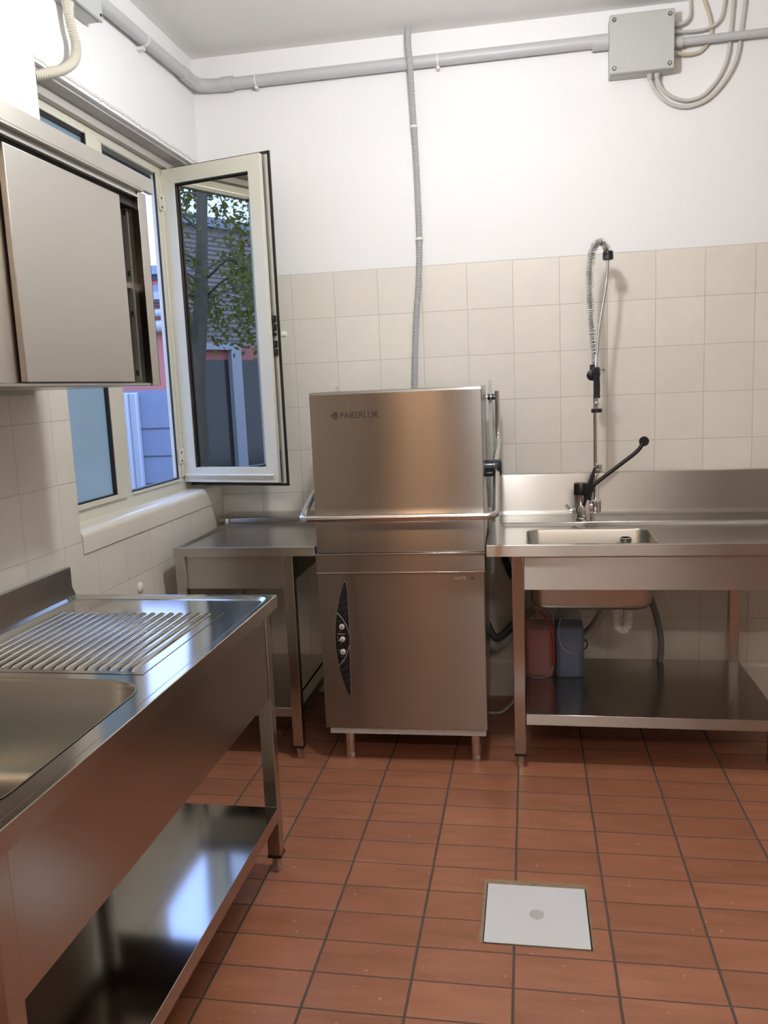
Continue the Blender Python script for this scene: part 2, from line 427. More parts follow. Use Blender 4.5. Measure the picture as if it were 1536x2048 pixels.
bm = NB(); box(bm, 0, .05, YF - .1, YF, 0, ZC); box(bm, .05, .95, YF - .1, YF, 2.1, ZC); box(bm, .95, 2.9, YF - .1, YF, 0, ZC)
box(bm, 2.9, 3.9, YF - .1, YF, 2.1, ZC); box(bm, 3.9, XR, YF - .1, YF, 0, ZC)
struct('wall_front', bm, M['wall_back'], smooth=False)
M['added_door_wood'] = plain('added_door_wood', (.42, .20, .10), .45, noise=.1, nscale=12)
M['added_door_dark'] = plain('added_door_dark', (.05, .05, .055), .5)
def added_door(name, x0, x1, mt):
    d = thing(name, loc=(x0, YF - .04, 0), kind='structure')
    obj('door_leaf', BX(x0 + .03, x1 - .03, YF - .07, YF - .03, .005, 2.06), mt, d, bevel=.003)
    b = NB(); box(b, x0, x0 + .03, YF - .1, YF + .01, 0, 2.1); box(b, x1 - .03, x1, YF - .1, YF + .01, 0, 2.1); box(b, x0, x1, YF - .1, YF + .01, 2.06, 2.1)
    obj('door_frame', b, mt, d, bevel=.003)
    b = NB(); cyl(b, (x1 - .09, YF - .03, 1.02), (x1 - .09, YF + .03, 1.02), .01); cyl(b, (x1 - .09, YF + .03, 1.02), (x1 - .2, YF + .03, 1.02), .009)
    obj('door_handle', b, M['satin_tube'], d)
dl = thing('added_door_3', loc=(.0, -7.3, 0), kind='structure')  # unseen dark door, added to darken the reflection in the dishwasher front
obj('door_leaf', BX(.004, .04, -7.95, -6.35, .005, 2.3), M['added_door_dark'], dl, bevel=.003)
b = NB(); box(b, .001, .06, -8.0, -7.95, 0, 2.35); box(b, .001, .06, -6.35, -6.3, 0, 2.35); box(b, .001, .06, -7.95, -6.35, 2.3, 2.35); obj('door_frame', b, M['added_door_dark'], dl)
added_door('added_door_1', .05, .95, M['added_door_wood']); added_door('added_door_2', 2.9, 3.9, M['added_door_dark'])  # unseen doors added for steel reflections: orange from wood, dark from the other
# skirting of the same tile at the foot of the back wall
bm = NB(); prism(bm, [(-.014, 0), (-.014, .162), (-.008, .170), (0, .170), (0, 0)], 'X', 0, XR)
struct('baseboard_back', bm, M['wall_back'], smooth=False)

# ------------------------------------------------------------------ ceiling lights (globe just above the picture; two added behind the camera for reflections)
def added_lamp(x, y, z, mt, lab, h=.150, r=.040):
    t = thing('ceiling_light', lab, 'ceiling light', (x, y, ZC))
    b = NB(); lathe(b, [(.05, ZC), (.05, ZC - .02), (.012, ZC - .03)], (x, y, 0)); obj('ceiling_cup', b, M['white_plastic'], t)
    b = NB(); cyl(b, (x, y, z + .04), (x, y, ZC - .02), .006); obj('stem', b, M['white_plastic'], t)
    b = NB()
    for s_ in (-1, 1): lathe(b, [(r * .75, s_ * h), (r * 1.12, s_ * (h + .002)), (r * 1.12, s_ * (h + .022)), (r * .75, s_ * (h + .026))], (x, y, z), 'X', 20)
    box(b, x - h, x + h, y - .008, y + .008, z + r, z + .05); obj('frame', b, M['white_plastic'], t)
    b = NB(); lathe(b, [(r * .9, -h), (r, -h + .01), (r, h - .01), (r * .9, h)], (x, y, z), 'X', 24); obj('lamp_tube', b, mt, t)
def globe(x, y, z, r, mt, lab):
    t = thing('ceiling_light', lab, 'ceiling light', (x, y, ZC))
    b = NB(); lathe(b, [(.05, ZC), (.05, ZC - .02), (.012, ZC - .03)], (x, y, 0)); obj('ceiling_cup', b, M['white_plastic'], t)
    b = NB(); cyl(b, (x, y, z + r), (x, y, ZC - .02), .006); lathe(b, [(.03, z + r + .03), (.034, z + r - .008)], (x, y, 0)); obj('stem', b, M['white_plastic'], t)
    b = NB(); lathe(b, [(r * math.sin(PI * k / 16) + 1e-4, z - r * math.cos(PI * k / 16)) for k in range(17)], (x, y, 0), 'Z', 32); obj('lamp_globe', b, mt, t)
globe(1.30, -1.50, 2.63, .075, M['lamp'], 'white globe lamp hanging from the ceiling above the floor hatch, out of the picture')
added_lamp(.72, -4.45, 2.70, M['added_lamp_warm'], 'added unseen warm lamp behind the camera, for the orange streak on the dishwasher', r=.022)  # added lamp, draws the orange streak on the hood
added_lamp(2.05, -4.70, 2.72, M['added_lamp_long'], 'added unseen tube lamp behind the camera, for the bright band on the right table', h=.56, r=.02)  # added lamp, brightens the apron and splashback of the sink table

# ------------------------------------------------------------------ window
win = thing('window_1', loc=(-.13, -.65, 1.03), kind='structure')
FX0, FX1 = -.124, -.10; ZB, ZT = 1.03, 2.434
bm = NB()
box(bm, FX0, FX1, WY0, WY1, ZB, 1.087)                      # bottom rail
box(bm, FX0, FX1, WY0, WY1, 2.402, ZT)                      # head
box(bm, FX0, FX1, WY0, -1.23, 1.087, 2.402)                 # left jamb
box(bm, FX0, FX1, -.762, -.712, 1.087, 2.402)               # mullion
box(bm, FX0, FX1, -.262, WY1, 1.087, 2.402)                 # right jamb
box(bm, FX1, FX1 + .006, -.225, -.205, 1.09, 2.40); box(bm, FX1, FX1 + .010, -.19, -.16, 1.09, 2.40)  # jamb rails
box(bm, FX1, FX1 + .008, -.712, -.262, 1.075, 1.081)
obj('window_frame', bm, M['alu_cream'], win, bevel=.0015)
bm = NB()
box(bm, FX0 + .01, FX1 + .012, -.846, -.765, 1.075, 2.41); box(bm, FX0 + .01, FX1 + .012, -1.235, -1.17, 1.075, 2.41)
box(bm, FX0 + .01, FX1 + .012, -1.17, -.846, 1.075, 1.094); box(bm, FX0 + .01, FX1 + .008, -1.17, -.846, 2.398, 2.41)
fs = obj('fixed_sash', bm, M['alu_cream'], win, bevel=.0015)
bm = NB(); box(bm, -.106, -.091, -.853, -.8455, 1.094, 2.398); box(bm, -.106, -.091, -1.17, -.846, 1.094, 1.099); box(bm, -.112, -.10, -1.17, -.846, 2.385, 2.398)
obj('gasket', bm, M['black_rub'], fs)
obj('glass', BX(-.113, -.107, -1.17, -.846, 1.094, 2.398), M['frosted'], fs, smooth=False)
bm = NB()
box(bm, -.106, -.098, -.266, -.262, 1.087, 2.402); box(bm, -.122, -.098, -.712, -.262, 1.087, 1.092); box(bm, -.124, -.118, -.712, -.262, 2.378, 2.386)
obj('gasket', bm, M['black_rub'], win)
bm = NB(); 
for k in range(5): box(bm, -.122 + k * .005, -.120 + k * .005, -.71, -.27, 2.384 + k * .003, 2.402)
obj('top_rail_fins', bm, M['alu_grey'], win)
# reveal head: chamfered plaster, soffit coloured grey for lack of light, filler over the frame
bm = NB(); n = 60; r = random.Random(3)
rows = []
for i in range(n + 1):
    y = WY0 + (WY1 - WY0) * i / n
    j = r.uniform(-.004, .004); k = r.uniform(-.002, .002)
    rows.append([bm.verts.new(p) for p in ((.0015, y, 2.497 + j), (.003, y, 2.487 + j), (-.022, y, 2.473 + k), (-.03, y, 2.50))])
for a, b in zip(rows, rows[1:]):
    for k in range(4): bm.faces.new((a[k], a[(k + 1) % 4], b[(k + 1) % 4], b[k]))
bm.faces.new(rows[0]); bm.faces.new(rows[-1][::-1])
obj('rough_head_edge', bm, M['headrough'], win)
obj('lintel_soffit', BX(-.075, -.02, WY0, WY1, 2.466, 2.476), M['shaded_soffit'], win)
obj('head_filler', BX(-.165, -.074, WY0, WY1, 2.434, 2.476), M['shaded_soffit'], win)
bm = NB(); prof = [(-.165, 1.031), (-.022, 1.031)] + [(-.022 + .027 * math.sin(a), 1.004 + .027 * math.cos(a)) for a in [PI / 2 * k / 6 for k in range(1, 7)]] + [(.005, .952), (-.0, .950), (-.165, .95)]
prism(bm, prof, 'Y', WY0 + .002, -.001)
obj('window_sill', bm, M['cream_glaze'], win, angle=30)
# open sash, swung into the room towards the back wall
Hs = Vector((-.098, -.205, 0)); us = Vector((.49, -.12, 0)).normalized(); ns = Vector((-us.y, us.x, 0))
def SX(v): return Hs + us * v.x + ns * v.y + Vector((0, 0, v.z))
SW = .502
def sbox(bm, a0, a1, t0, t1, z0, z1): return box(bm, a0, a1, t0, t1, z0, z1, xf=SX)
bm = NB(); z0, z1 = 1.066, 2.425
sbox(bm, 0, .066, 0, .05, z0, z1); sbox(bm, SW - .062, SW - .003, 0, .022, z0, z1)
sbox(bm, SW - .062, SW - .016, .022, .05, z0, z1)
sbox(bm, .066, SW - .062, 0, .05, z0, z0 + .066); sbox(bm, .066, SW - .062, 0, .05, z1 - .064, z1)
sbox(bm, .0, SW + .012, .052, .068, z0 - .016, z0 + .05); sbox(bm, .0, SW + .012, .052, .068, z1 - .05, z1 + .014)
sbox(bm, .0, .05, .052, .068, z0 + .05, z1 - .05); sbox(bm, SW - .05, SW + .012, .052, .068, z0 + .05, z1 - .05)
sash = obj('open_sash', bm, M['alu_cream'], win, bevel=.0012)
bm = NB()
sbox(bm, 0, SW + .0145, .050, .0575, z1 + .006, z1 + .018); sbox(bm, 0, SW + .0145, .050, .0575, z0 - .020, z0 - .008)
sbox(bm, SW + .006, SW + .016, .050, .0575, z0 - .02, z1 + .018)
sbox(bm, SW - .0165, SW - .009, .024, .031, z0 + .25, z1 - .03); sbox(bm, SW - .018, SW - .006, .022, .034, z0, z0 + .14)
sbox(bm, .062, .0725, .006, .016, z0 + .066, z1 - .064); sbox(bm, .066, SW - .062, .006, .016, z1 - .069, z1 - .064)
obj('gasket', bm, M['black_rub'], sash)
bm = NB(); sbox(bm, SW - .0163, SW - .004, .037, .047, z0, z1); obj('lock_channel', bm, M['alu_grey'], sash)
bm = NB(); sbox(bm, .066, SW - .062, .020, .026, z0 + .066, z1 - .064)
obj('glass', bm, M['mirror_glass'], sash, smooth=False)
bm = NB()
for zc in (1.66, 1.73, 1.765, 1.625): sbox(bm, SW - .018, SW + .004, .022, .050, zc - .016, zc + .012)
sbox(bm, SW - .014, SW + .009, .03, .04, 1.69, 1.705)
obj('latch', bm, M['black'], sash, bevel=.002)
bm = NB(); cyl(bm, SX(Vector((SW - .02, .068, 1.70))), SX(Vector((SW - .02, .10, 1.70))), .009); lathe(bm, [(.002, -.014), (.012, -.01), (.014, 0), (.012, .01), (.002, .014)], SX(Vector((SW + .004, .105, 1.70))), 'X')
cyl(bm, SX(Vector((SW - .03, .10, 1.70))), SX(Vector((SW - .03, .10, 1.60))), .009)
obj('window_handle', bm, M['white_plastic'], sash)
bm = NB(); P = [SX(Vector((.012, -.006, 1.098))), SX(Vector((SW - .02, -.006, 1.098)))]; tube(bm, P, .0065, 10); sbox(bm, .01, SW - .02, -.006, 0, 1.085, 1.098)
obj('drip_rail', bm, M['alu_cream'], sash)
for zc in (1.185, 2.285):
    bm = NB(); box(bm, -.099, -.090, -.247, -.205, zc - .033, zc + .033); cyl(bm, (-.091, -.202, zc - .036), (-.091, -.202, zc + .036), .007)
    h = obj('hinge', bm, M['alu_cream'], win, bevel=.001)
    bm = NB()
    for dz in (-.02, .018): cyl(bm, (-.091, -.232, zc + dz), (-.088, -.232, zc + dz), .005, 10)
    obj('screw', bm, M['black'], h)

# ------------------------------------------------------------------ hood dishwasher
FY = -.752
dw = thing('dishwasher', 'tall stainless steel hood dishwasher with a bar handle, between the two steel tables', 'dishwasher', (.97, -.45, 0))
bm = NB()
yb = -.17
prof = [(FY - .004, .842), (FY - .004, .972), (FY - .001, .986), (FY + .003, .996), (FY + .004, 1.012), (FY + .004, 1.436), (FY + .008, 1.443), (FY + .016, 1.446), (yb, 1.446), (yb, .842)]
prism(bm, prof, 'X', .655, 1.291)
obj('hood', bm, M['steel_dw'], dw, angle=25, bevel=.003, seg=3)
bm = NB(); box(bm, .650, 1.289, FY - .006, yb + .01, .766, .836)
obj('band', bm, M['steel_dw'], dw, bevel=.002)
bm = NB(); box(bm, .648, 1.292, FY - .009, yb, .834, .8405); box(bm, .648, 1.291, FY - .008, FY + .02, .763, .768)
obj('seam_strip', bm, M['satin_tube'], dw, bevel=.001)
bm = NB(); box(bm, .652, 1.285, FY + .012, -.14, .142, .765)
obj('cabinet_body', bm, M['steel_l'], dw, bevel=.001)
bm = NB(); box(bm, .653, 1.284, FY, FY + .013, .143, .763)
fp = obj('front_panel', bm, M['steel_dw'], dw, bevel=.0025, seg=3)
bm = NB(); box(bm, .668, 1.278, FY + .006, -.16, .118, .142); 
for x in (.74, .86, 1.1, 1.21, 1.262): cyl(bm, (x, FY + .02, .112), (x, FY + .02, .119), .006, 8)
obj('base_tray', bm, M['grey_plastic'], dw, bevel=.003)
for x, y in ((.738, -.70), (1.236, -.70), (.738, -.22), (1.236, -.22)):
    bm = NB(); lathe(bm, [(.0205, .12), (.0215, .116), (.0205, .035), (.019, .030), (.018, .026), (.0215, .02), (.021, 0)], (x, y, 0))
    obj('leg', bm, M['satin_tube'], dw, angle=50)
    lathe_b = NB(); cyl(lathe_b, (x - .004, y - .021, .128), (x - .004, y - .026, .128), .005, 8)
    obj('leg_screw', lathe_b, M['chrome'], dw) if y < -.5 else lathe_b.free()
# bar handle, hubs and lever arms
pts = [(.628, -.45, 1.118), (.628, -.80, 1.006)] + [(.628 + .03 * (1 - math.cos(a)), -.83 - .03 * math.sin(a) , .997 - .006 * math.sin(a)) for a in [PI / 2 * k / 5 for k in range(6)]]
pr = [(1.334 - (x - .628), y, z - .006 * 0) for x, y, z in pts][::-1]
bm = NB(); tube(bm, pts + pr, .0128, 14); obj('bar_handle', bm, M['satin_tube'], dw, angle=60)
for sx_, x0, x1 in ((1, 1.291, 1.356), (-1, .655, .604)):
    bm = NB(); xs = lambda q: x0 + (x1 - x0) * q
    lathe(bm, [(.034, xs(0)), (.034, xs(.40)), (.032, xs(.41)), (.032, xs(.44)), (.034, xs(.46)), (.034, xs(.86)), (.029, xs(.97)), (.02, xs(1))], (0, -.45, 1.119), 'X', 28)
    obj('hub', bm, M['black_blue'], dw, angle=40)
    bm = NB(); P = spline([(x1 - sx_ * .03, -.43, 1.13), (x1 - sx_ * .022, -.30, 1.165), (x1 - sx_ * .018, -.18, 1.20), (x1 - sx_ * .018, -.15, 1.26), (x1 - sx_ * .018, -.15, 1.42)], 8)
    tube(bm, P, .0115, 12); obj('lift_arm', bm, M['chrome'], dw)
    bm = NB(); cyl(bm, (x0, -.15, 1.395), (x1 - sx_ * .02, -.15, 1.395), .005); obj('cross_bolt', bm, M['chrome'], dw)
    bm = NB()
    for q in (.10, .36): lathe(bm, [(.011, 0), (.013, .002), (.013, .010), (.011, .012)], (x0 + (x1 - x0) * q + .0 , -.15, 1.395), 'X', 16)
    obj('rubber_washer', bm, M['black'], dw)
    bm = NB(); box(bm, *sorted((x0 + sx_ * .010, x0 + sx_ * .026)), -.14, -.115, .872, 1.445); box(bm, *sorted((x0 + sx_ * .012, x0 + sx_ * .024)), -.138, -.12, 1.445, 1.468)
    obj('guide_column', bm, M['grey_plastic'], dw, bevel=.002)
bm = NB(); box(bm, 1.293, 1.303, -.16, -.14, .88, .915); box(bm, 1.310, 1.320, -.16, -.14, .88, .915); tube(bm, [(1.305, -.15, .89), (1.297, -.17, .875), (1.289, -.18, .80)], .0025, 8)
obj('guide_clip', bm, M['white_plastic'], dw)
# control panel
Lz = [(.757, .730), (.7545, .728), (.7365, .677), (.7215, .612), (.7125, .555), (.7095, .51), (.7105, .468), (.7175, .404), (.7315, .336), (.7515, .280), (.757, .276)]
Rz = [(.7595, .281), (.760, .314), (.7615, .397), (.7645, .479), (.766, .547), (.765, .615), (.7645, .696), (.7615, .727)]
def dense(p, n=6): return [(q.x, q.y) for q in spline([(a, b, 0) for a, b in p], n)]
outl = dense(Lz) + Rz
cx_, cz_ = .742, .50
bm = NB(); prism(bm, [(cx_ + (x - cx_) * 1.035 , cz_ + (z - cz_) * 1.006) for x, z in outl], 'Y', FY - .0012, FY + .001)
cp = obj('control_panel', bm, M['silver'], dw)
bm = NB(); prism(bm, [(x, z) for x, z in outl], 'Y', FY - .0022, FY + .001); obj('panel_face', bm, M['black'], cp)
def lens_x(z):
    def ip(P):
        P = sorted(P, key=lambda q: q[1])
        for (x0, a), (x1, b) in zip(P, P[1:]):
            if a <= z <= b: return x0 + (x1 - x0) * (z - a) / max(b - a, 1e-6)
        return None
    a, b = ip(Lz), ip(Rz)
    return (a, b) if a is not None and b is not None else None
bm = NB()
for zc in [.70, .675, .65, .625, .60] + [.385, .36, .335, .31, .29]:
    q0, q1 = lens_x(zc - .008), lens_x(zc + .012)
    if not q0 or not q1: continue
    xa, xb = q0[0] + .003, q1[1] - .003
    if xb - xa < .004: continue
    if zc in (.60,): xa = .742
    if zc in (.625,): xa = .728
    vs = [bm.verts.new((x, FY - .0026, z)) for x, z in ((xa, zc - .010), (xb, zc + .004), (xb, zc + .013), (xa, zc - .001))]
    bm.faces.new(vs)
objs('panel_stripes', bm, M['panel_stripe'], cp, smooth=False)
bm = NB(); tube(bm, spline([(.7215, FY - .0028, .610), (.741, FY - .0028, .585), (.757, FY - .0028, .556), (.7635, FY - .0028, .526)], 6), .0014, 6)
tube(bm, spline([(.7635, FY - .0028, .479), (.750, FY - .0028, .441), (.735, FY - .0028, .416), (.719, FY - .0028, .399)], 6), .0014, 6)
objs('panel_arc', bm, M['silver'], cp)
for z in (.555, .505, .455):
    bm = NB(); lathe(bm, [(.0105, 0), (.0105, -.006), (.009, -.0085), (.003, -.0095)], (.738, FY - .002, z), 'Y', 20)
    k = obj('button', bm, M['knob_grey'], cp)
    bm = NB(); lathe(bm, [(.003, -.0095), (.0029, -.0102)], (.7372, FY - .002, z - .001), 'Y', 12); obj('button_mark', bm, M['steel_hole'], cp)
bm = NB()
for x, z in ((.7295, .575), (.7295, .535), (.7305, .487), (.7325, .437), (.733, .418)): lathe(bm, [(.0035, 0), (.0035, -.0008)], (x, FY - .0022, z), 'Y', 14)
objs('indicator_ring', bm, plain('dim_ring', (.12, .12, .12), .5), cp)
bm = NB()
for x, z in ((.7195, .511), (.7195, .500), (.7255, .500), (.7215, .461), (.7275, .461), (.7225, .449), (.7285, .449)): box(bm, x - .0012, x + .0012, FY - .003, FY - .0021, z - .0018, z + .0018)
box(bm, .719, .748, FY - .003, FY - .0021, .5245, .5262)
objs('panel_symbols', bm, M['knob_grey'], cp, smooth=False)
bm = NB(); box(bm, .731, .741, FY - .0034, FY - .0022, .415, .421); obj('green_mark', bm, M['green_mark'], cp, smooth=False)

def text(body, size, loc, mt, parent, name, thin=0.0, xs=1.0):
    cu = bpy.data.curves.new(name, 'FONT'); cu.body = body; cu.size = size; cu.offset = -thin; cu.extrude = .0003
    to = bpy.data.objects.new(name, cu); C.objects.link(to)
    dg = bpy.context.evaluated_depsgraph_get(); dg.update()
    me = bpy.data.meshes.new_from_object(to.evaluated_get(dg))
    bpy.data.objects.remove(to)
    bm = NB(); bm.from_mesh(me)
    xsn = [v.co.x for v in bm.verts]; wd = max(xsn) - min(xsn)
    for v in bm.verts: v.co = Vector((loc[0] + (v.co.x - min(xsn)) * xs, loc[1] - v.co.z, loc[2] + v.co.y))
    o = obj(name, bm, mt, parent, smooth=False); return o, wd * xs
YH = FY + .0035
text('FABERLUK', .0345, (.7725, YH, 1.3475), M['ink'], dw, 'brand_lettering', thin=.0002, xs=.905)
# round emblem of curved stripes
bm = NB(); cx, cz, R_ = .7505, 1.3595, .0142
for k, (o0, o1) in enumerate(((-.0138, -.0112), (-.0086, -.0056), (-.0030, .0002), (.0028, .0060), (.0086, .0114))):
    a, b = [], []
    for i in range(13):
        s = -1 + 2 * i / 12
        for lst, off in ((a, o0), (b, o1)):
            # stripes run from lower left to upper right and bow
            p = s * R_; q = off + .0035 * (1 - s * s) * (1 if off < .005 else .4)
            X = (p * .80 + q * .60); Z = (p * .35 - q * .80) if False else (p * .55 - q * .80)
            L_ = math.hypot(X, Z)
            if L_ > R_: X, Z = X * R_ / L_, Z * R_ / L_
            lst.append(bm.verts.new((cx + X, YH - .0004, cz + Z)))
    for i in range(12):
        try: bm.faces.new((a[i], a[i + 1], b[i + 1], b[i]))
        except Exception: pass
bmesh.ops.remove_doubles(bm, verts=bm.verts[:], dist=1e-5)
obj('emblem', bm, M['ink'], dw, smooth=False)
text('AKUTE', .0150, (1.173, FY - .0004, .7365), M['ink_white'], dw, 'model_lettering', thin=.0001, xs=.95)
text('120', .0150, (1.231, FY - .0004, .7365), M['ink'], dw, 'model_number', thin=.0001, xs=.9)
text('-', .015, (1.222, FY - .0004, .7365), M['ink_red'], dw, 'model_dash')

dw.rotation_euler = (0, 0, math.radians(1.3)); dw.location.x -= .0065

# ------------------------------------------------------------------ table legs / frames
def leg_foot(par, x0, x1, y0, y1, ztop):
    bm = NB(); box(bm, x0, x1, y0, y1, .055, ztop)
    l = obj('leg', bm, M['steel_leg'], par, bevel=.002)
    cx, cy = (x0 + x1) / 2, (y0 + y1) / 2
    bm = NB(); lathe(bm, [(.0205, .057), (.0205, .050), (.016, .049), (.0155, .012), (.018, .006), (.018, 0)], (cx, cy, 0), 'Z', 6)
    bm2 = obj('foot', bm, M['satin_tube'], l, angle=25)
    bm = NB(); box(bm, x0 - .0012, x1 + .0012, y0 - .0012, y1 + .0012, .047, .0565); obj('end_cap', bm, M['black'], l)
    return l

# right: sink table
st = thing('sink_table', 'long stainless steel sink table with a splashback, right of the dishwasher', 'sink table', (1.9, -.4, 0))
RX0, RX1, RY0, RY1, RZ = 1.294, 2.80, -.757, -.045, .866
BW = (1.443, 1.912, -.695, -.385, .05)
bm = steel_top(RX0, RX1, RY0, RY1, RZ, .042, (.045, .03, .022, .24), .004, .010, .014, BW)
top = obj('tabletop', bm, [M['steel_top'], M['steel_h']], st, angle=20)
bm = NB(); prism(bm, [(RY1 - .024, RZ - .01), (RY1 - .026, RZ)] + [(RY1 - .004 - .020 * math.cos(a), RZ + .0205 - .020 * math.sin(a)) for a in [PI / 2 - PI / 2 * k / 8 for k in range(9)]][0:0] + [(RY1 - .024 + .020 * math.sin(a), RZ + .0205 - .020 * math.cos(a)) for a in [PI / 2 * k / 8 for k in range(9)]] + [(RY1 - .004, 1.040), (RY1 - .002, 1.046), (RY1 + .028, 1.046), (RY1 + .028, RZ - .01)], 'X', RX0, RX1)
obj('splashback', bm, M['steel_h'], st, angle=50)
bm = NB(); box(bm, RX0 + .04, RX1, -.283, -.279, RZ - .001, RZ + .0012); box(bm, RX0 + .04, RX1, -.268, -.265, RZ - .001, RZ + .001)
obj('fold_line', bm, M['steel_top'], st, bevel=.001)
bm = steel_bowl(*BW, RZ - .010, .262, taper=.012, rb=.045)
bw = obj('sink_bowl', bm, M['steel_bowl'], st, angle=40)
bm = NB(); lathe(bm, [(.030, 0), (.030, .004), (.022, .005), (.022, .0022), (.004, .002)], (1.828, -.54, RZ - .272), 'Z'); 
obj('drain_ring', bm, M['chrome'], st)
bm = NB(); lathe(bm, [(.021, -.27), (.021, -.04), (.0225, -.04), (.0225, -.030), (.018, -.0285), (.018, -.10)], (1.822, -.47, RZ), 'Z')
obj('overflow_pipe', bm, M['chrome'], st)
bm = NB(); box(bm, 1.4315, RX1 - .045, RY0 + .018, RY0 + .020, .695, .826); box(bm, 1.4315, RX1 - .045, RY0 + .020, RY0 + .034, .695, .697)
obj('apron', bm, M['steel_h'], st)
leg_foot(st, 1.386, 1.428, -.748, -.706, .826); leg_foot(st, RX1 - .045, RX1 - .003, -.748, -.706, .826)
leg_foot(st, 2.295, 2.335, -.748, -.706, .826); leg_foot(st, 1.386, 1.428, -.12, -.08, .826); leg_foot(st, 2.292, 2.332, -.12, -.08, .826); leg_foot(st, RX1 - .045, RX1 - .003, -.12, -.08, .826)
bm = NB(); box(bm, 1.430, 2.34, -.745, -.085, .172, .2145)
obj('shelf', bm, [M['steel_top'], M['steel_h']], st, bevel=.0015)

# left: side table against the corner
lt = thing('side_table', 'small stainless steel side table in the room corner, left of the dishwasher', 'table', (.33, -.4, 0))
bm = steel_top(.073, .6475, -.757, -.045, .867, .036, (.016, .0, .014, .10), .003, .008, .012)
obj('tabletop', bm, [M['steel_top'], M['steel_h']], lt, angle=20)
bm = NB(); prism(bm, [(-.139, .867), (-.142, .882), (-.135, .886), (-.004, .894), (-.004, .862)], 'X', .03, .640); obj('rear_ledge', bm, M['steel_top'], lt, bevel=.001)
bm = NB(); box(bm, .062, .074, -.150, -.139, .858, .882); obj('wall_seal', bm, M['white_plastic'], lt, bevel=.003)
bm = NB(); box(bm, .11, .512, -.735, -.733, .698, .831); box(bm, .511, .5125, -.70, -.1, .698, .831); obj('apron', bm, M['steel_h'], lt)
leg_foot(lt, .073, .113, -.748, -.708, .831); leg_foot(lt, .512, .553, -.748, -.708, .831)
leg_foot(lt, .073, .113, -.12, -.08, .831); leg_foot(lt, .512, .553, -.12, -.08, .831)
bm = NB(); box(bm, .113, .512, -.745, -.085, .178, .2145); box(bm, .5, .5515, -.708, -.12, .178, .2145); obj('shelf', bm, [M['steel_top'], M['steel_h']], lt, bevel=.0015)

# left foreground: sink unit with drainer
lu = thing('sink_unit', 'stainless steel sink unit with a ribbed drainer, in the left foreground along the window wall', 'sink unit', (.36, -2.1, 0))
UX0, UX1, UY0, UY1, UZ = .034, .712, -2.83, -1.455, .861
LB = (.14, .646, -2.74, -2.168, .085)
bm = steel_top(UX0, UX1, UY0, UY1, UZ, .038, (.03, .016, .016, .018), .045, .007, .011, LB)
obj('tabletop', bm, [M['steel_topy'], M['steel_l']], lu, angle=20)
bm = NB(); prism(bm, [(.036, UZ - .01), (.036, .948), (.052, .948), (.054, .944), (.054, .885), (.062, .866), (.066, UZ - .004), (.066, UZ - .01)], 'Y', UY0, UY1)
obj('splashback', bm, M['steel_l'], lu, bevel=.001)
bm = steel_bowl(*LB, UZ - .007, .25, taper=.015, rb=.06); obj('sink_bowl', bm, M['steel_bowl'], lu, angle=40)
bm = NB(); box(bm, .10, .613, -2.128, -1.632, UZ - .0075, UZ - .0055)
obj('drainer_plate', bm, M['steel_topy'], lu, bevel=.001)
bm = NB(); zs = UZ - .0055
for k in range(17):
    xc = .140 + k * .0272
    ring = []
    for yy, s in ((-2.112, .02), (-2.100, 1), (-1.655, 1), (-1.643, .02)):
        ring.append([bm.verts.new((xc + .0072 * math.cos(a), yy, zs + .0062 * math.sin(a) * s - .0003)) for a in [PI * i / 6 for i in range(7)]])
    for a, b in zip(ring, ring[1:]):
        for i in range(6): bm.faces.new((a[i], a[i + 1], b[i + 1], b[i]))
obj('drainer_ribs', bm, M['steel_topy'], lu, angle=60)
bm = NB(); box(bm, .684, .686, -2.735, -1.515, .558, .826); box(bm, .67, .684, -2.735, -1.515, .558, .560); box(bm, .10, .66, -1.478, -1.476, .698, .826)
obj('apron', bm, M['steel_l'], lu)
leg_foot(lu, .650, .690, -1.512, -1.472, .826); leg_foot(lu, .650, .690, -2.775, -2.735, .826)
leg_foot(lu, .055, .095, -1.512, -1.472, .826); leg_foot(lu, .055, .095, -2.775, -2.735, .826)
bm = NB(); box(bm, .06, .6915, -2.735, -1.512, .172, .2145); obj('shelf', bm, [M['steel_shelf'], M['steel_l']], lu, bevel=.0015)

# ------------------------------------------------------------------ wall cabinet over the left sink unit
wc = thing('wall_cabinet', 'stainless steel wall cabinet with sliding doors, hung on the left wall beside the window', 'cabinet', (.02, -2.0, 1.49))
CX, CY0, CY1, CZ0, CZ1 = .40, -2.66, -1.456, 1.488, 2.066
bm = NB()
box(bm, .002, CX - .02, CY0, CY1 - .003, CZ0, CZ0 + .004); box(bm, .002, .006, CY0, CY1 - .003, CZ0, CZ1 - .05); box(bm, .002, CX - .005, CY0, CY1, CZ1 - .006, CZ1)
box(bm, .002, CX, CY1 - .004, CY1, CZ0, CZ1 - .045); box(bm, .002, CX, CY0, CY0 + .004, CZ0, CZ1 - .045)
box(bm, CX - .021, CX, CY1 - .050, CY1, CZ0, CZ1 - .045); box(bm, CX - .002, CX, CY0, CY0 + .044, CZ0, CZ1 - .045)
box(bm, CX - .02, CX - .004, CY0, CY1 - .003, CZ0 + .001, CZ0 + .008)
obj('cabinet_body', bm, M['steel_l'], wc, bevel=.0008)
bm = NB(); box(bm, CX - .004, CX + .010, CY0, CY1 + .032, CZ1 - .040, CZ1); box(bm, CX - .03, CX + .010, CY0, CY1 - .03, CZ1 - .046, CZ1 - .040)
obj('fascia', bm, M['steel_door'], wc, bevel=.001)
bm = NB(); box(bm, CX - .022, CX - .004, CY0 + .01, CY1 - .045, CZ1 - .060, CZ1 - .046); box(bm, CX - .004, CX + .002, CY0 + .01, CY1 - .045, CZ1 - .064, CZ1 - .058)
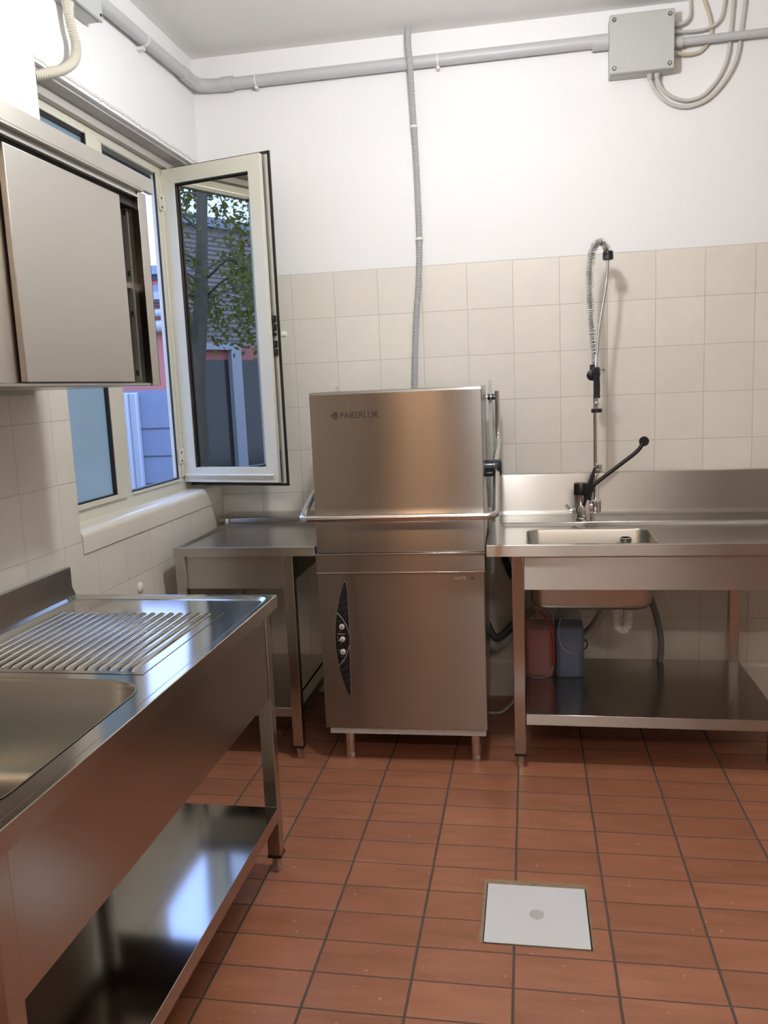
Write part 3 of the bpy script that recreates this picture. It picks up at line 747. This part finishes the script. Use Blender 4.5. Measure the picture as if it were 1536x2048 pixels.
obj('door_rail', bm, M['alu_grey'], wc)
bm = NB(); box(bm, CX - .060, CX - .018, CY0 + .01, CY1 - .045, CZ1 - .088, CZ1 - .060); obj('gap_shade_strip', bm, M['black_rub'], wc)  # added black strip standing in for shade in the gap above the door
dY = -2.112
bm = NB(); box(bm, CX - .016, CX - .001, dY, -1.612, CZ0 + .010, CZ1 - .078); d1 = obj('door', bm, M['steel_door'], wc, bevel=.002)
bm = NB(); box(bm, CX - .036, CX - .020, CY0 + .02, -2.06, CZ0 + .008, CZ1 - .066); obj('door', bm, M['steel_door'], wc, bevel=.002)
bm = NB(); box(bm, .05, CX - .021, CY1 - .046, CY1 - .005, CZ0 + .01, CZ1 - .07); obj('inner_liner', bm, M['steel_door'], wc)
bm = NB(); box(bm, CX - .052, CX - .036, CY1 - .050, CY1 - .046, CZ0 + .01, CZ1 - .09)
sp = obj('shelf_support', bm, M['alu_grey'], wc)
bm = NB()
for k in (0, 3, 5, 8): box(bm, CX - .048, CX - .040, CY1 - .0512, CY1 - .0500, CZ0 + .03 + k * .055, CZ0 + .045 + k * .055)
objs('support_slots', bm, M['steel_hole'], sp)
bm = NB(); box(bm, .02, CX - .04, -2.6, CY1 - .014, 1.76, 1.775); obj('inner_shelf', bm, M['steel_l'], wc)
bm = NB(); box(bm, .0, .014, CY0, CY1 - .03, CZ0 - .012, CZ0 + .002); obj('back_flange', bm, M['alu_grey'], wc)

# ------------------------------------------------------------------ pre-rinse tap on the sink table
tp = thing('pre_rinse_tap', 'chrome pre-rinse tap with spring arm, spray gun and black lever, behind the right sink bowl', 'tap', (1.69, -.2, RZ))
TY = -.20
bm = NB(); lathe(bm, [(.034, RZ), (.034, RZ + .006), (.030, RZ + .010), (.030, RZ + .060), (.028, RZ + .064), (.028, RZ + .12)], (1.682, TY, 0)); 
cyl(bm, (1.682, TY, .925), (1.735, TY, .925), .018); lathe(bm, [(.020, .896), (.022, .90), (.022, .945), (.016, .95), (.0135, .955), (.0135, 1.055), (.012, 1.06)], (1.729, TY, 0))
cyl(bm, (1.655, TY, .905), (1.632, TY - .004, .905), .014)
tb = obj('tap_body', bm, M['chrome'], tp, angle=40)
bm = NB(); lathe(bm, [(.0285, .972), (.0300, .974), (.0300, 1.016), (.027, 1.022), (.008, 1.024)], (1.670, TY, 0)); obj('cartridge_cap', bm, M['black'], tp)
bm = NB(); lathe(bm, [(.0275, .90), (.0275, .975)], (1.670, TY, 0)); obj('cartridge_body', bm, M['chrome'], tp)
bm = NB(); tube(bm, spline([(1.632, TY - .004, .905), (1.622, TY - .006, .910), (1.610, TY - .008, .926), (1.606, TY - .008, .930)], 5), [.006] * 16, 10)
lathe(bm, [(.013, -.006), (.014, 0), (.013, .008)], (1.629, TY, .903), 'X', 16)
obj('wing_tap', bm, M['chrome'], tp)
# flat steel lever blade
bm = NB(); tube(bm, [(1.679, TY - .04, .945), (1.690, TY - .042, .975), (1.712, TY - .04, 1.03), (1.726, TY - .03, 1.092)], [.004, .006, .007, .005], 8); obj('short_lever', bm, M['chrome'], tp)
bm = NB(); lathe(bm, [(.013, 1.062), (.0165, 1.064), (.0165, 1.078), (.015, 1.08), (.0165, 1.082), (.0165, 1.098), (.012, 1.102)], (1.741, TY, 0)); obj('valve_top', bm, M['chrome'], tp)
# long black lever
bm = NB()
P = [Vector((1.700, TY - .045, .955)), Vector((1.708, TY - .05, 1.005)), Vector((1.722, TY - .052, 1.022)), Vector((1.80, TY - .055, 1.083)), Vector((1.885, TY - .06, 1.150)), Vector((1.913, TY - .06, 1.186))]
tube(bm, spline(P, 5), .0085, 10)
lathe(bm, [(.010, -.006), (.0185, -.006), (.0205, 0), (.0185, .006), (.010, .007)], (1.917, TY - .06, 1.194), 'Y', 24)
obj('long_lever', bm, M['black'], tp)
bm = NB(); tube(bm, [(1.679, TY - .038, .93), (1.690, TY - .045, .99), (1.712, TY - .046, 1.05), (1.724, TY - .04, 1.09)], [.006, .010, .009, .005], 8); obj('lever_arm', bm, M['black'], tp)
bm = NB(); tube(bm, [(1.729, TY, 1.05), (1.7285, TY, 1.52)], .0078, 14); obj('riser_pipe', bm, M['satin_tube'], tp)
# holder
bm = NB(); lathe(bm, [(.018, -.012), (.022, -.010), (.022, .010), (.018, .012)], (1.716, TY - .012, 1.468), 'Y', 20); box(bm, 1.716, 1.745, TY - .045, TY + .008, 1.475, 1.497)
box(bm, 1.708, 1.722, TY - .015, TY + .01, 1.485, 1.512)
hd = obj('gun_holder', bm, M['black'], tp, bevel=.002)
bm = NB()
for z in (1.478, 1.487, 1.496): tube(bm, [(1.735 + .017 * math.cos(a), TY - .03 + .017 * math.sin(a), z) for a in [2 * PI * k / 16 for k in range(17)]], .0018, 6)
tube(bm, spline([(1.750, TY - .035, 1.487), (1.762, TY - .04, 1.490), (1.766, TY - .04, 1.484), (1.758, TY - .04, 1.480)], 4), .0022, 6)
obj('holder_ring', bm, M['chrome'], tp)
# spray gun
bm = NB(); GX, GY = 1.733, TY - .035
tube(bm, [(GX, GY, 1.50), (GX, GY, 1.475), (GX, GY, 1.46), (GX, GY - .002, 1.42), (GX, GY, 1.385), (GX, GY, 1.375)], [.014, .0155, .0125, .0135, .013, .0145], 14); obj('gun_grip', bm, M['black'], tp)
bm = NB(); lathe(bm, [(.006, .012), (.0095, .006), (.0105, 0), (.0095, -.007), (.006, -.012)], (GX, GY, 1.352), 'Z', 16); cyl(bm, (GX, GY, 1.375), (GX, GY, 1.32), .008)
cyl(bm, (GX, GY - .02, 1.352), (GX, GY, 1.352), .006); obj('gun_head', bm, M['chrome'], tp)
bm = NB(); lathe(bm, [(.010, 1.334), (.022, 1.331), (.0225, 1.318), (.020, 1.316)], (GX - .001, GY, 0), 'Z', 20); obj('spray_face', bm, M['black'], tp)
# spring arch, inner hose, outer hose
arch = [(1.7285, TY, 1.515), (1.721, TY, 1.60), (1.715, TY, 1.70), (1.711, TY, 1.80), (1.711, TY, 1.89), (1.718, TY, 1.952), (1.732, TY, 1.985), (1.750, TY, 1.997), (1.766, TY, 1.990), (1.777, TY, 1.968), (1.782, TY, 1.95)]
A = resample(spline(arch, 12), .0012)
bm = NB(); pts = []
tot = len(A); tt = (A[1] - A[0]).normalized(); u = Vector((0, 1, 0)); ph = 0.0
for i in range(tot):
    a = A[max(i - 1, 0)]; b = A[min(i + 1, tot - 1)]; tt = (b - a).normalized(); u = (u - tt * u.dot(tt)).normalized(); v = tt.cross(u)
    f = i / tot; pitch = .0065 if f < .28 else (.0085 if f < .75 else .0062)
    rad = .0135 if f < .28 else (.0135 + .0025 * min((f - .28) / .2, 1))
    ph += 2 * PI * .0012 / pitch
    pts.append(A[i] + (u * math.cos(ph) + v * math.sin(ph)) * rad)
tube(bm, pts, .0017, 5); obj('spring', bm, M['chrome'], tp)
bm = NB(); tube(bm, resample(spline(arch, 8), .012), .0065, 10)
tube(bm, spline([(1.782, TY, 1.95), (1.780, TY, 1.91), (1.776, TY, 1.85), (1.764, TY - .005, 1.77), (1.748, TY - .015, 1.68), (1.738, TY - .027, 1.59), (1.734, TY - .035, 1.545)], 6), .0062, 12)
obj('hose', bm, plain('grey_metal_hose', (.42, .42, .42), .25, metal=.7), tp)
bm = NB(); lathe(bm, [(.017, .016), (.0205, .013), (.021, .006), (.0185, .004), (.021, .002), (.021, -.016), (.015, -.019)], (1.7815, TY, 1.943), 'Z', 24); obj('spring_collar', bm, M['black'], tp)
bm = NB(); lathe(bm, [(.007, 1.55), (.0085, 1.545), (.0085, 1.50), (.010, 1.497)], (GX, GY, 0), 'Z', 12); obj('hose_nut', bm, M['chrome'], tp)

# ------------------------------------------------------------------ jerrycans on the shelf
def jerrycan(cx, cy, w, d, liq, shell, lab, level, h=.245):
    z0 = .2155
    t = thing('jerrycan', lab, 'jerrycan', (cx, cy, z0), group='jerrycans on the shelf under the right sink')
    prof = [(.94, .0), (1, .012), (1, h - .03), (.94, h - .008), (.72, h + .02), (.35, h + .045)]
    bm = NB(); L = []
    for s, z in prof: L.append(loopv(bm, rr(cx - w / 2 * s, cx + w / 2 * s, cy - d / 2 * s, cy + d / 2 * s, .022 * s, 5), z0 + z))
    for a, b in zip(L, L[1:]): bridge(bm, a, b)
    bm.faces.new(L[0][::-1]); bm.faces.new(L[-1])
    obj('can_body', bm, shell, t, angle=50)
    bm = NB(); L = []
    for s, z in ((.93, .004), (.97, .014), (.97, level)): L.append(loopv(bm, rr(cx - w / 2 * s, cx + w / 2 * s, cy - d / 2 * s, cy + d / 2 * s, .021, 5), z0 + z))
    for a, b in zip(L, L[1:]): bridge(bm, a, b)
    bm.faces.new(L[0][::-1]); bm.faces.new(L[-1])
    obj('liquid', bm, liq, t)
    bm = NB(); tube(bm, spline([(cx, cy - d * .30, z0 + h - .004), (cx, cy - d * .25, z0 + h + .040), (cx, cy, z0 + h + .052), (cx, cy + d * .22, z0 + h + .040)], 6), .009, 10); obj('carry_handle', bm, shell, t)
    bm = NB(); lathe(bm, [(.019, z0 + h + .04), (.019, z0 + h + .062), (.016, z0 + h + .066)], (cx, cy + .02, 0)); obj('cap', bm, M['black'], t)
    return t
jr = jerrycan(1.486, -.262, .118, .165, M['red_liquid'], M['can_red'], 'clear jerrycan of dark red liquid under the right sink, left of the blue one', .205)
jb = jerrycan(1.611, -.262, .118, .165, M['blue_liquid'], M['can_blue'], 'clear jerrycan of blue liquid under the right sink, beside the red one', .208)
bm = NB(); tube(bm, spline([(1.49, -.30, .49), (1.515, -.345, .475), (1.538, -.356, .42), (1.545, -.356, .35), (1.546, -.353, .30), (1.541, -.352, .27)], 8), .0035, 8)
obj('red_tube', bm, M['red_tube'], jr)
bm = NB(); tube(bm, spline([(1.541, -.352, .27), (1.53, -.36, .235), (1.50, -.36, .2205), (1.46, -.36, .2195)], 6), .003, 8)
obj('clear_tube', bm, M['clear_tube'], jr)
bm = NB(); tube(bm, spline([(1.60, -.30, .50), (1.572, -.345, .46), (1.565, -.352, .40), (1.585, -.355, .345), (1.625, -.352, .32)], 8), .003, 8)
obj('clear_tube', bm, M['clear_tube'], jb)
bm = NB(); tube(bm, spline([(1.665, -.20, .33), (1.685, -.22, .34), (1.69, -.22, .315), (1.675, -.22, .30), (1.668, -.21, .31)], 6), .0035, 8)
tag(obj('cable_loop', bm, M['dark_hose']), 'small dark looped cable end beside the blue jerrycan', 'cable')

# ------------------------------------------------------------------ plumbing under the sink
tr = thing('drain_trap', 'white corrugated drain trap hanging under the right sink bowl', 'drain trap', (1.82, -.36, .4))
bm = NB(); YT = -.36; zt = RZ - .272
lathe(bm, [(.028, zt - .001), (.028, zt - .012), (.021, zt - .016), (.021, zt - .05)], (1.843, YT, 0)); lathe(bm, [(.006, zt), (.006, zt + .004)], (1.843, YT - .03, 0)); obj('trap_collar', bm, M['white_plastic'], tr)
bm = NB(); P = spline([(1.843, YT, zt - .045), (1.843, YT, .48), (1.840, YT, .452), (1.826, YT, .432), (1.806, YT, .440), (1.796, YT, .465), (1.795, YT, .50), (1.793, YT + .01, .545), (1.76, YT + .02, .560)], 8)
corr(bm, P, .0195, .22, .0095, 16); obj('trap_bend', bm, M['white_plastic'], tr)
bm = NB(); P = spline([(1.80, -.27, .565), (1.775, -.25, .52), (1.73, -.22, .42), (1.68, -.18, .35), (1.63, -.13, .33)], 8); tube(bm, P, .021, 14)
tag(obj('waste_hose', bm, M['trap_grey']), 'pale grey waste hose sloping down behind the blue jerrycan', 'hose')
bm = NB(); P = spline([(1.955, -.14, .53), (1.985, -.13, .44), (2.008, -.12, .34), (2.012, -.115, .26), (2.006, -.115, .2146)], 8); tube(bm, P, .0135, 14)
tag(obj('supply_hose', bm, M['grey_hose']), 'dark grey hose curving down behind the shelf, right of the drain trap', 'hose')
bm = NB(); box(bm, 1.50, 1.665, -.10, -.06, .50, .56); 
tag(obj('pump_box', bm, M['dark_hose'], bevel=.006), 'small dark box fixed to the wall behind the jerrycans', 'box')
bm = NB(); tube(bm, spline([(1.20, -.08, .50), (1.25, -.08, .385), (1.285, -.095, .315), (1.32, -.095, .318), (1.38, -.095, .375), (1.47, -.09, .44)], 8), .018, 14)
tag(obj('drain_hose', bm, M['dark_hose']), 'smooth dark hose sagging in the gap right of the dishwasher', 'hose')
bm = NB(); P = spline([(1.20, -.118, .42), (1.25, -.118, .325), (1.288, -.118, .268), (1.32, -.118, .280), (1.38, -.10, .330), (1.46, -.10, .40)], 10); corr(bm, P, .014, .2, .007, 12)
tag(obj('corrugated_hose', bm, M['flex_grey']), 'grey corrugated hose sagging just below the smooth dark hose', 'hose')
bm = NB(); P = spline([(1.31, -.10, .80), (1.33, -.09, .72), (1.36, -.085, .62), (1.40, -.085, .55)], 10); corr(bm, P, .016, .2, .007, 12)
tag(obj('corrugated_drain', bm, M['dark_hose']), 'black corrugated hose descending under the sink table corner', 'hose')
bm = NB(); P = spline([(1.25, -.24, .012), (1.29, -.245, .009), (1.33, -.22, .012), (1.37, -.16, .035), (1.385, -.14, .09)], 8); tube(bm, P, .0055, 10)
tag(obj('floor_cable', bm, M['cable']), 'grey cable curving over the floor between dishwasher and sink table', 'cable')
bm = NB(); lathe(bm, [(.020, 0), (.020, .004), (.014, .010), (.006, .012)], (0, -.912, .747), 'X')
tag(obj('drain_plug', bm, M['white_plastic']), 'small round white cap on the tiles of the left wall', 'cap')

# ------------------------------------------------------------------ conduits and boxes near the ceiling
cp_ = thing('wall_conduit', 'grey plastic conduit along the top of both walls, bending round the room corner', 'pipe', (1.0, -.03, 2.81))
bm = NB(); PY = -.028
tube(bm, [(.17, PY, 2.806), (1.80, PY, 2.812)], .0245, 18); obj('pipe', bm, M['pipe_plastic'], cp_)
bm = NB(); tube(bm, [(.030, -.95, 2.80), (.030, -.14, 2.814)], .0235, 18); obj('pipe', bm, M['pipe_plastic'], cp_)
bm = NB(); tube(bm, spline([(.030, -.16, 2.814), (.030, -.09, 2.813), (.05, -.045, 2.810), (.10, -.028, 2.807), (.18, PY, 2.806)], 6), .0275, 18); obj('elbow', bm, M['pipe_plastic'], cp_)
for x0, x1 in ((.148, .200), (1.735, 1.80)):
    bm = NB(); tube(bm, [(x0, PY, 2.8065), (x1, PY, 2.8065)], .0305, 20); obj('coupling', bm, M['pipe_plastic'], cp_)
bm = NB(); tube(bm, [(.030, -.185, 2.813), (.030, -.150, 2.813)], .0285, 20); obj('coupling', bm, M['pipe_plastic'], cp_)
for x in (.30, 1.10):
    bm = NB(); tube(bm, [(x, PY, 2.807 + 0), (x + .006, PY, 2.807)], .0262, 20); box(bm, x - .002, x + .010, PY - .01, PY + .02, 2.772, 2.783)
    obj('clip', bm, M['white_plastic'], cp_)
bm = NB(); tube(bm, [(.030, -.56, 2.806), (.030, -.55, 2.806)], .0255, 20); box(bm, .0, .03, -.565, -.545, 2.768, 2.780); obj('clip', bm, M['white_plastic'], cp_)

fx = thing('flexible_conduit', 'thin grey corrugated conduit running from the ceiling down to the dishwasher', 'conduit', (.99, -.04, 2.9))
bm = NB(); P = spline([(.985, -.062, ZC), (.985, -.070, 2.86), (.990, -.070, 2.78), (.992, -.045, 2.62), (.996, -.022, 2.40), (.998, -.02, 2.12), (.990, -.022, 1.93), (.976, -.03, 1.78), (.966, -.04, 1.62), (.960, -.05, 1.48), (.958, -.06, 1.38)], 10)
corr(bm, P, .0125, .2, .0065, 12); obj('conduit_tube', bm, M['flex_grey'], fx)
for z, x, y in ((2.55, .993, -.036), (2.09, .9975, -.02)):
    bm = NB(); tube(bm, [(x, y, z - .005), (x, y, z + .005)], .0165, 16); obj('clip', bm, M['white_plastic'], fx)

jb_ = thing('junction_box', 'square grey junction box with four screws, high on the back wall at right', 'junction box', (1.925, -.04, 2.78))
bm = NB(); box(bm, 1.801, 2.049, -.062, -.001, 2.663, 2.885); obj('box_base', bm, M['box_plastic'], jb_, bevel=.006, seg=3)
bm = NB(); box(bm, 1.800, 2.050, -.082, -.060, 2.664, 2.886); ld = obj('box_lid', bm, M['box_plastic'], jb_, bevel=.005, seg=3)
for x in (1.818, 2.032):
    for z in (2.684, 2.866):
        bm = NB(); lathe(bm, [(.0085, 0), (.0085, -.0015), (.0065, -.0016), (.0065, -.0008)], (x, -.0815, z), 'Y', 16); sc_ = obj('screw', bm, M['dark_gap'], ld)
        bm = NB(); lathe(bm, [(.0058, 0), (.0058, -.003)], (x, -.0815, z), 'Y', 14); obj('screw_head', bm, M['chrome'], ld)
bm = NB()
for x in (1.962, 1.990): lathe(bm, [(.012, 2.664), (.012, 2.652), (.010, 2.648), (.008, 2.640)], (x, -.035, 0), 'Z', 10)
objs('cable_gland', bm, M['box_plastic'], jb_)
bm = NB()
for z in (2.838, 2.812): lathe(bm, [(.012, 2.049), (.012, 2.066), (.008, 2.074)], (0, -.035, z), 'X', 10)
lathe(bm, [(.012, 2.049), (.012, 2.060), (.008, 2.064)], (0, -.035, 2.735), 'X', 10)
objs('cable_gland', bm, M['box_plastic'], jb_)
bm = NB(); tube(bm, [(2.048, -.035, 2.772), (2.086, -.035, 2.773)], .0215, 16); obj('coupling', bm, M['pipe_plastic'], jb_)
bm = NB(); tube(bm, [(2.06, -.035, 2.7725), (4.2, -.025, 2.79)], .0155, 16)
tag(obj('thin_conduit', bm, M['pipe_plastic']), 'thinner grey conduit leaving the junction box to the right', 'pipe')
def cable(P, r, mt, lab, grp=None): 
    bm = NB(); tube(bm, spline(P, 8), r, 10); tag(obj('cable', bm, M[mt]), lab, 'cable', 'cables leaving the junction box on the back wall')
cable([(1.962, -.035, 2.642), (1.985, -.03, 2.60), (2.04, -.018, 2.552), (2.11, -.012, 2.532), (2.19, -.012, 2.552), (2.26, -.012, 2.62), (2.30, -.014, 2.70), (2.315, -.012, 2.80), (2.33, -.012, ZC)], .0075, 'cable', 'lower of the two grey cables looping under the junction box')
cable([(1.990, -.035, 2.642), (2.01, -.03, 2.605), (2.06, -.018, 2.570), (2.12, -.012, 2.556), (2.18, -.012, 2.575), (2.235, -.012, 2.635), (2.265, -.014, 2.71), (2.275, -.012, 2.80), (2.285, -.012, ZC)], .0075, 'cable', 'upper of the two grey cables looping under the junction box')
cable([(2.072, -.035, 2.838), (2.10, -.03, 2.848), (2.118, -.02, 2.875), (2.120, -.012, ZC)], .006, 'cable', 'short cable rising from the top gland of the junction box')
cable([(2.072, -.035, 2.812), (2.13, -.03, 2.810), (2.19, -.024, 2.818), (2.235, -.018, 2.850), (2.255, -.012, ZC)], .006, 'cable', 'cable sweeping up from the second gland of the junction box')
cable([(2.062, -.035, 2.735), (2.11, -.022, 2.728), (2.165, -.012, 2.740), (2.20, -.012, 2.79), (2.195, -.012, 2.86), (2.17, -.012, ZC)], .007, 'cable_old', 'yellowed cable bending behind the thin conduit, right of the junction box')

lb = thing('small_junction_box', 'grey junction box at the end of the conduit above the window', 'junction box', (.03, -1.03, 2.75))
bm = NB(); box(bm, .001, .058, -1.145, -.955, 2.705, 2.86); obj('box_base', bm, M['box_plastic'], lb, bevel=.004)
bm = NB(); box(bm, .058, .070, -1.146, -.954, 2.704, 2.861); l2 = obj('box_lid', bm, M['box_plastic'], lb, bevel=.003)
bm = NB(); cyl(bm, (.070, -.970, 2.722), (.073, -.970, 2.722), .005, 10); obj('screw', bm, M['dark_gap'], l2)
bm = NB(); lathe(bm, [(.020, 2.706), (.020, 2.694), (.017, 2.690), (.017, 2.672), (.0145, 2.668)], (.036, -1.118, 0), 'Z', 8); obj('cable_gland', bm, M['flex_cream'], lb)
bm = NB(); P = spline([(.036, -1.118, 2.672), (.038, -1.110, 2.63), (.040, -1.098, 2.585), (.040, -1.115, 2.535), (.034, -1.175, 2.487), (.012, -1.245, 2.452), (-.02, -1.285, 2.435), (-.06, -1.30, 2.42)], 10)
P = [q for q in P if q.y > -1.279]
corr(bm, P, .0145, .2, .0075, 14)
tag(obj('cream_conduit', bm, M['flex_cream']), 'cream corrugated conduit curving from the box above the window into its head', 'conduit')

# ------------------------------------------------------------------ floor hatch
fl = thing('floor_hatch', 'square white inspection hatch set in the red tiled floor', 'hatch', (1.455, -1.634, 0))
bm = NB(); r = random.Random(5)
def rag(x0, x1, y0, y1, n=14, a=.003):
    out = []
    for (p, q) in (((x0, y0), (x1, y0)), ((x1, y0), (x1, y1)), ((x1, y1), (x0, y1)), ((x0, y1), (x0, y0))):
        for k in range(n):
            t_ = k / n; out.append((p[0] + (q[0] - p[0]) * t_ + r.uniform(-a, a), p[1] + (q[1] - p[1]) * t_ + r.uniform(-a, a)))
    return out
prism(bm, rag(1.306, 1.601, -1.767, -1.480, a=.0030), 'Z', .0002, .0010); obj('mortar_edge', bm, M['dirt'], fl, smooth=False)
bm = NB(); box(bm, 1.3145, 1.597, -1.7655, -1.502, .0010, .0016); obj('gap_line', bm, M['dark_gap'], fl, smooth=False)
bm = NB(); box(bm, 1.3175, 1.5925, -1.764, -1.506, .0012, .0045); obj('hatch_lid', bm, M['lid'], fl, bevel=.0008)
bm = NB(); lathe(bm, [(.0195, .0045), (.0205, .0053), (.0195, .0056), (.017, .0048), (.003, .0047)], (1.456, -1.637, 0), 'Z', 28); box(bm, 1.4545, 1.4575, -1.654, -1.620, .0046, .0062); obj('lifting_screw', bm, M['box_plastic'], fl)

# ------------------------------------------------------------------ outdoors
M['grass'] = plain('grass', (.06, .065, .02), .9, noise=.35, nscale=6)
M['siding'] = plain('siding_grey', (.30, .25, .205), .7, noise=.05, nscale=3)
M['siding_gap'] = plain('siding_gap', (.08, .075, .08), .8)
M['pink'] = plain('pink_render', (.50, .17, .13), .8, noise=.05, nscale=3)
M['blue_white'] = plain('white_paint_outdoor', (.42, .42, .42), .5)
M['roof_blue'] = plain('roof_sheet', (.24, .27, .31), .5)
M['stone'] = plain('pale_wall_blocks', (.21, .23, .28), .8, noise=.14, nscale=5)
M['dark_glass'] = plain('dark_glass', (.05, .045, .035), .15)
M['bark'] = plain('bark', (.13, .11, .07), .9, noise=.3, nscale=12, bump=.01)
M['leaf'] = plain('leaf', (.12, .17, .035), .6, noise=.4, nscale=2)
def leafmat():
    mt, t, b = nt('leaves'); setp(b, col=(.13, .13, .025), rough=.6)
    tl = N(t, 'BsdfTranslucent'); tl.inputs[0].default_value = (.30, .28, .02, 1); mx = N(t, 'MixShader'); mx.inputs[0].default_value = .35
    t.links.new(b.outputs[0], mx.inputs[1]); t.links.new(tl.outputs[0], mx.inputs[2]); t.links.new(mx.outputs[0], t.nodes['Material Output'].inputs[0]); return mt
M['leaves'] = leafmat()
bm = NB(); box(bm, -30, -.21, -25, 20, -.3, -.05); o = struct('ground_outdoors', bm, M['grass'], smooth=False)
# wall surface outside, seen from the garden
ob = thing('clad_building', 'grey clapboard building across the garden, mirrored in the open window pane', 'building', (-5.6, -6, 0))
bm = NB(); box(bm, -8, -5.6, -9.5, -2.5, 2.10, 3.60); obj('clad_wall', bm, M['siding'], ob, smooth=False)
bm = NB()
for k in range(24): box(bm, -5.6, -5.592, -9.5, -2.5, 2.16 + k * .058, 2.168 + k * .058)
obj('clad_joints', bm, M['siding_gap'], ob, smooth=False)
bm = NB(); box(bm, -8, -5.5, -9.6, -2.4, 3.60, 3.72); obj('roof_edge', bm, M['roof_blue'], ob, smooth=False)
bm = NB(); box(bm, -8, -5.6, -9.5, -2.5, 1.91, 2.10); obj('rendered_band', bm, M['pink'], ob, smooth=False)
bm = NB(); box(bm, -8, -5.6, -9.5, -2.5, -.05, 1.91); obj('lower_wall', bm, M['dark_glass'], ob, smooth=False)
bm = NB(); box(bm, -5.6, -5.52, -5.67, -5.49, .1, 2.12); box(bm, -5.6, -5.52, -5.49, -4.3, 2.035, 2.12); box(bm, -5.6, -5.50, -6.6, -5.67, .40, .45)
obj('door_frame', bm, M['blue_white'], ob, bevel=.005)
# tree
tr_ = thing('garden_tree', 'slender leafy tree in the garden, mirrored in the open window pane', 'tree', (-3.0, -2.78, -.05))
bm = NB(); TX, TYY = -3.0, -2.80
P, rs = spline([(TX, TYY + .02, -.05), (TX, TYY + .07, .5), (TX, TYY + .06, 1.5), (TX, TYY - .04, 2.2), (TX, TYY - .13, 3.0), (TX + .03, TYY - .20, 4.2), (TX, TYY - .1, 6)], 6, [.12, .085, .070, .062, .050, .045, .03])
tube(bm, P, rs, 12)
P, rs = spline([(TX, TYY + .02, 1.85), (TX + .02, TYY + .12, 2.15), (TX + .03, TYY + .22, 2.5), (TX, TYY + .4, 3.4)], 6, [.035, .025, .018, .012]); tube(bm, P, rs, 8)
rb_ = random.Random(11); tips = []
for k in range(26):
    z = rb_.uniform(2.1, 4.6); a = rb_.uniform(0, 2 * PI); L_ = rb_.uniform(.5, 1.3)
    p0 = Vector((TX, TYY - .13, z)); p1 = p0 + Vector((math.cos(a) * L_ * .5, math.sin(a) * L_ * .5, .12)); p2 = p0 + Vector((math.cos(a) * L_, math.sin(a) * L_, rb_.uniform(-.35, .25)))
    tube(bm, spline([p0, p1, p2], 4), [.010 * (1 - i / 9) + .003 for i in range(9)], 5); tips.append((p1, p2))
for p in ((-3.0, -3.42, 1.95), (-3.0, -3.45, 2.3), (-3.05, -3.45, 2.7), (-3, -3.5, 3.0)): tips.append((Vector(p) + Vector((0, 0, .3)), Vector(p)))
obj('trunk', bm, M['bark'], tr_)
bm = NB()
for p1, p2 in tips:
    for k in range(170):
        c = p1.lerp(p2, rb_.uniform(0.1, 1.15)) + Vector((rb_.gauss(0, .10), rb_.gauss(0, .10), rb_.gauss(0, .10)))
        d = Vector((rb_.gauss(0, 1), rb_.gauss(0, 1), rb_.gauss(-.5, .6))).normalized(); s = d.cross(Vector((rb_.random(), rb_.random(), rb_.random()))).normalized()
        l = rb_.uniform(.04, .085); wd = l * .26
        vs = [bm.verts.new(c + q) for q in (Vector((0, 0, 0)), d * l * .5 + s * wd, d * l, d * l * .5 - s * wd)]
        bm.faces.new(vs)
obj('foliage', bm, M['leaves'], tr_, smooth=False)
# seen straight through the open casement
pb = thing('pink_building', 'pink rendered building with white pipes, seen through the open casement', 'building', (-2.6, 6.0, 0))
bm = NB(); box(bm, -6, -2.2, 6, 9, -.05, 2.92); obj('rendered_wall', bm, M['pink'], pb, smooth=False)
bm = NB(); box(bm, -6, -2.1, 5.9, 9, 2.92, 3.02); box(bm, -6, -2.2, 5.97, 6, 2.72, 2.80); obj('roof_edge', bm, M['roof_blue'], pb, smooth=False)
bm = NB(); box(bm, -6, -2.2, 5.96, 6, 2.86, 2.92); box(bm, -6, -2.2, 5.96, 6, 2.55, 2.57); box(bm, -6, -2.2, 5.96, 6, 2.59, 2.62); obj('dark_band', bm, M['siding_gap'], pb, smooth=False)
bm = NB(); box(bm, -6, -2.2, 5.965, 6, 2.63, 2.72); tube(bm, [(-6, 5.9, 2.46), (-2.2, 5.9, 2.46)], .045, 12); tube(bm, [(-6, 5.88, 2.30), (-2.2, 5.88, 2.30)], .07, 12); obj('wall_pipes', bm, M['blue_white'], pb)
gw = thing('garden_wall', 'pale block wall with a white post, seen low through the open casement', 'wall', (-1.5, 3.0, 0))
bm = NB(); box(bm, -3.4, -1.3, 3.0, 3.25, -.05, 1.515); obj('block_wall', bm, M['stone'], gw, smooth=False)
bm = NB()
for z in (1.18, .94, .70, .45): box(bm, -3.4, -1.3, 2.994, 3.0, z, z + .010)
obj('wall_joints', bm, M['siding_gap'], gw, smooth=False)
bm = NB(); box(bm, -2.08, -1.93, 2.90, 3.0, -.05, 1.50); box(bm, -1.93, -1.86, 2.94, 3.0, -.05, 1.50); obj('post', bm, M['blue_white'], gw, bevel=.01)
bpy.context.view_layer.update()
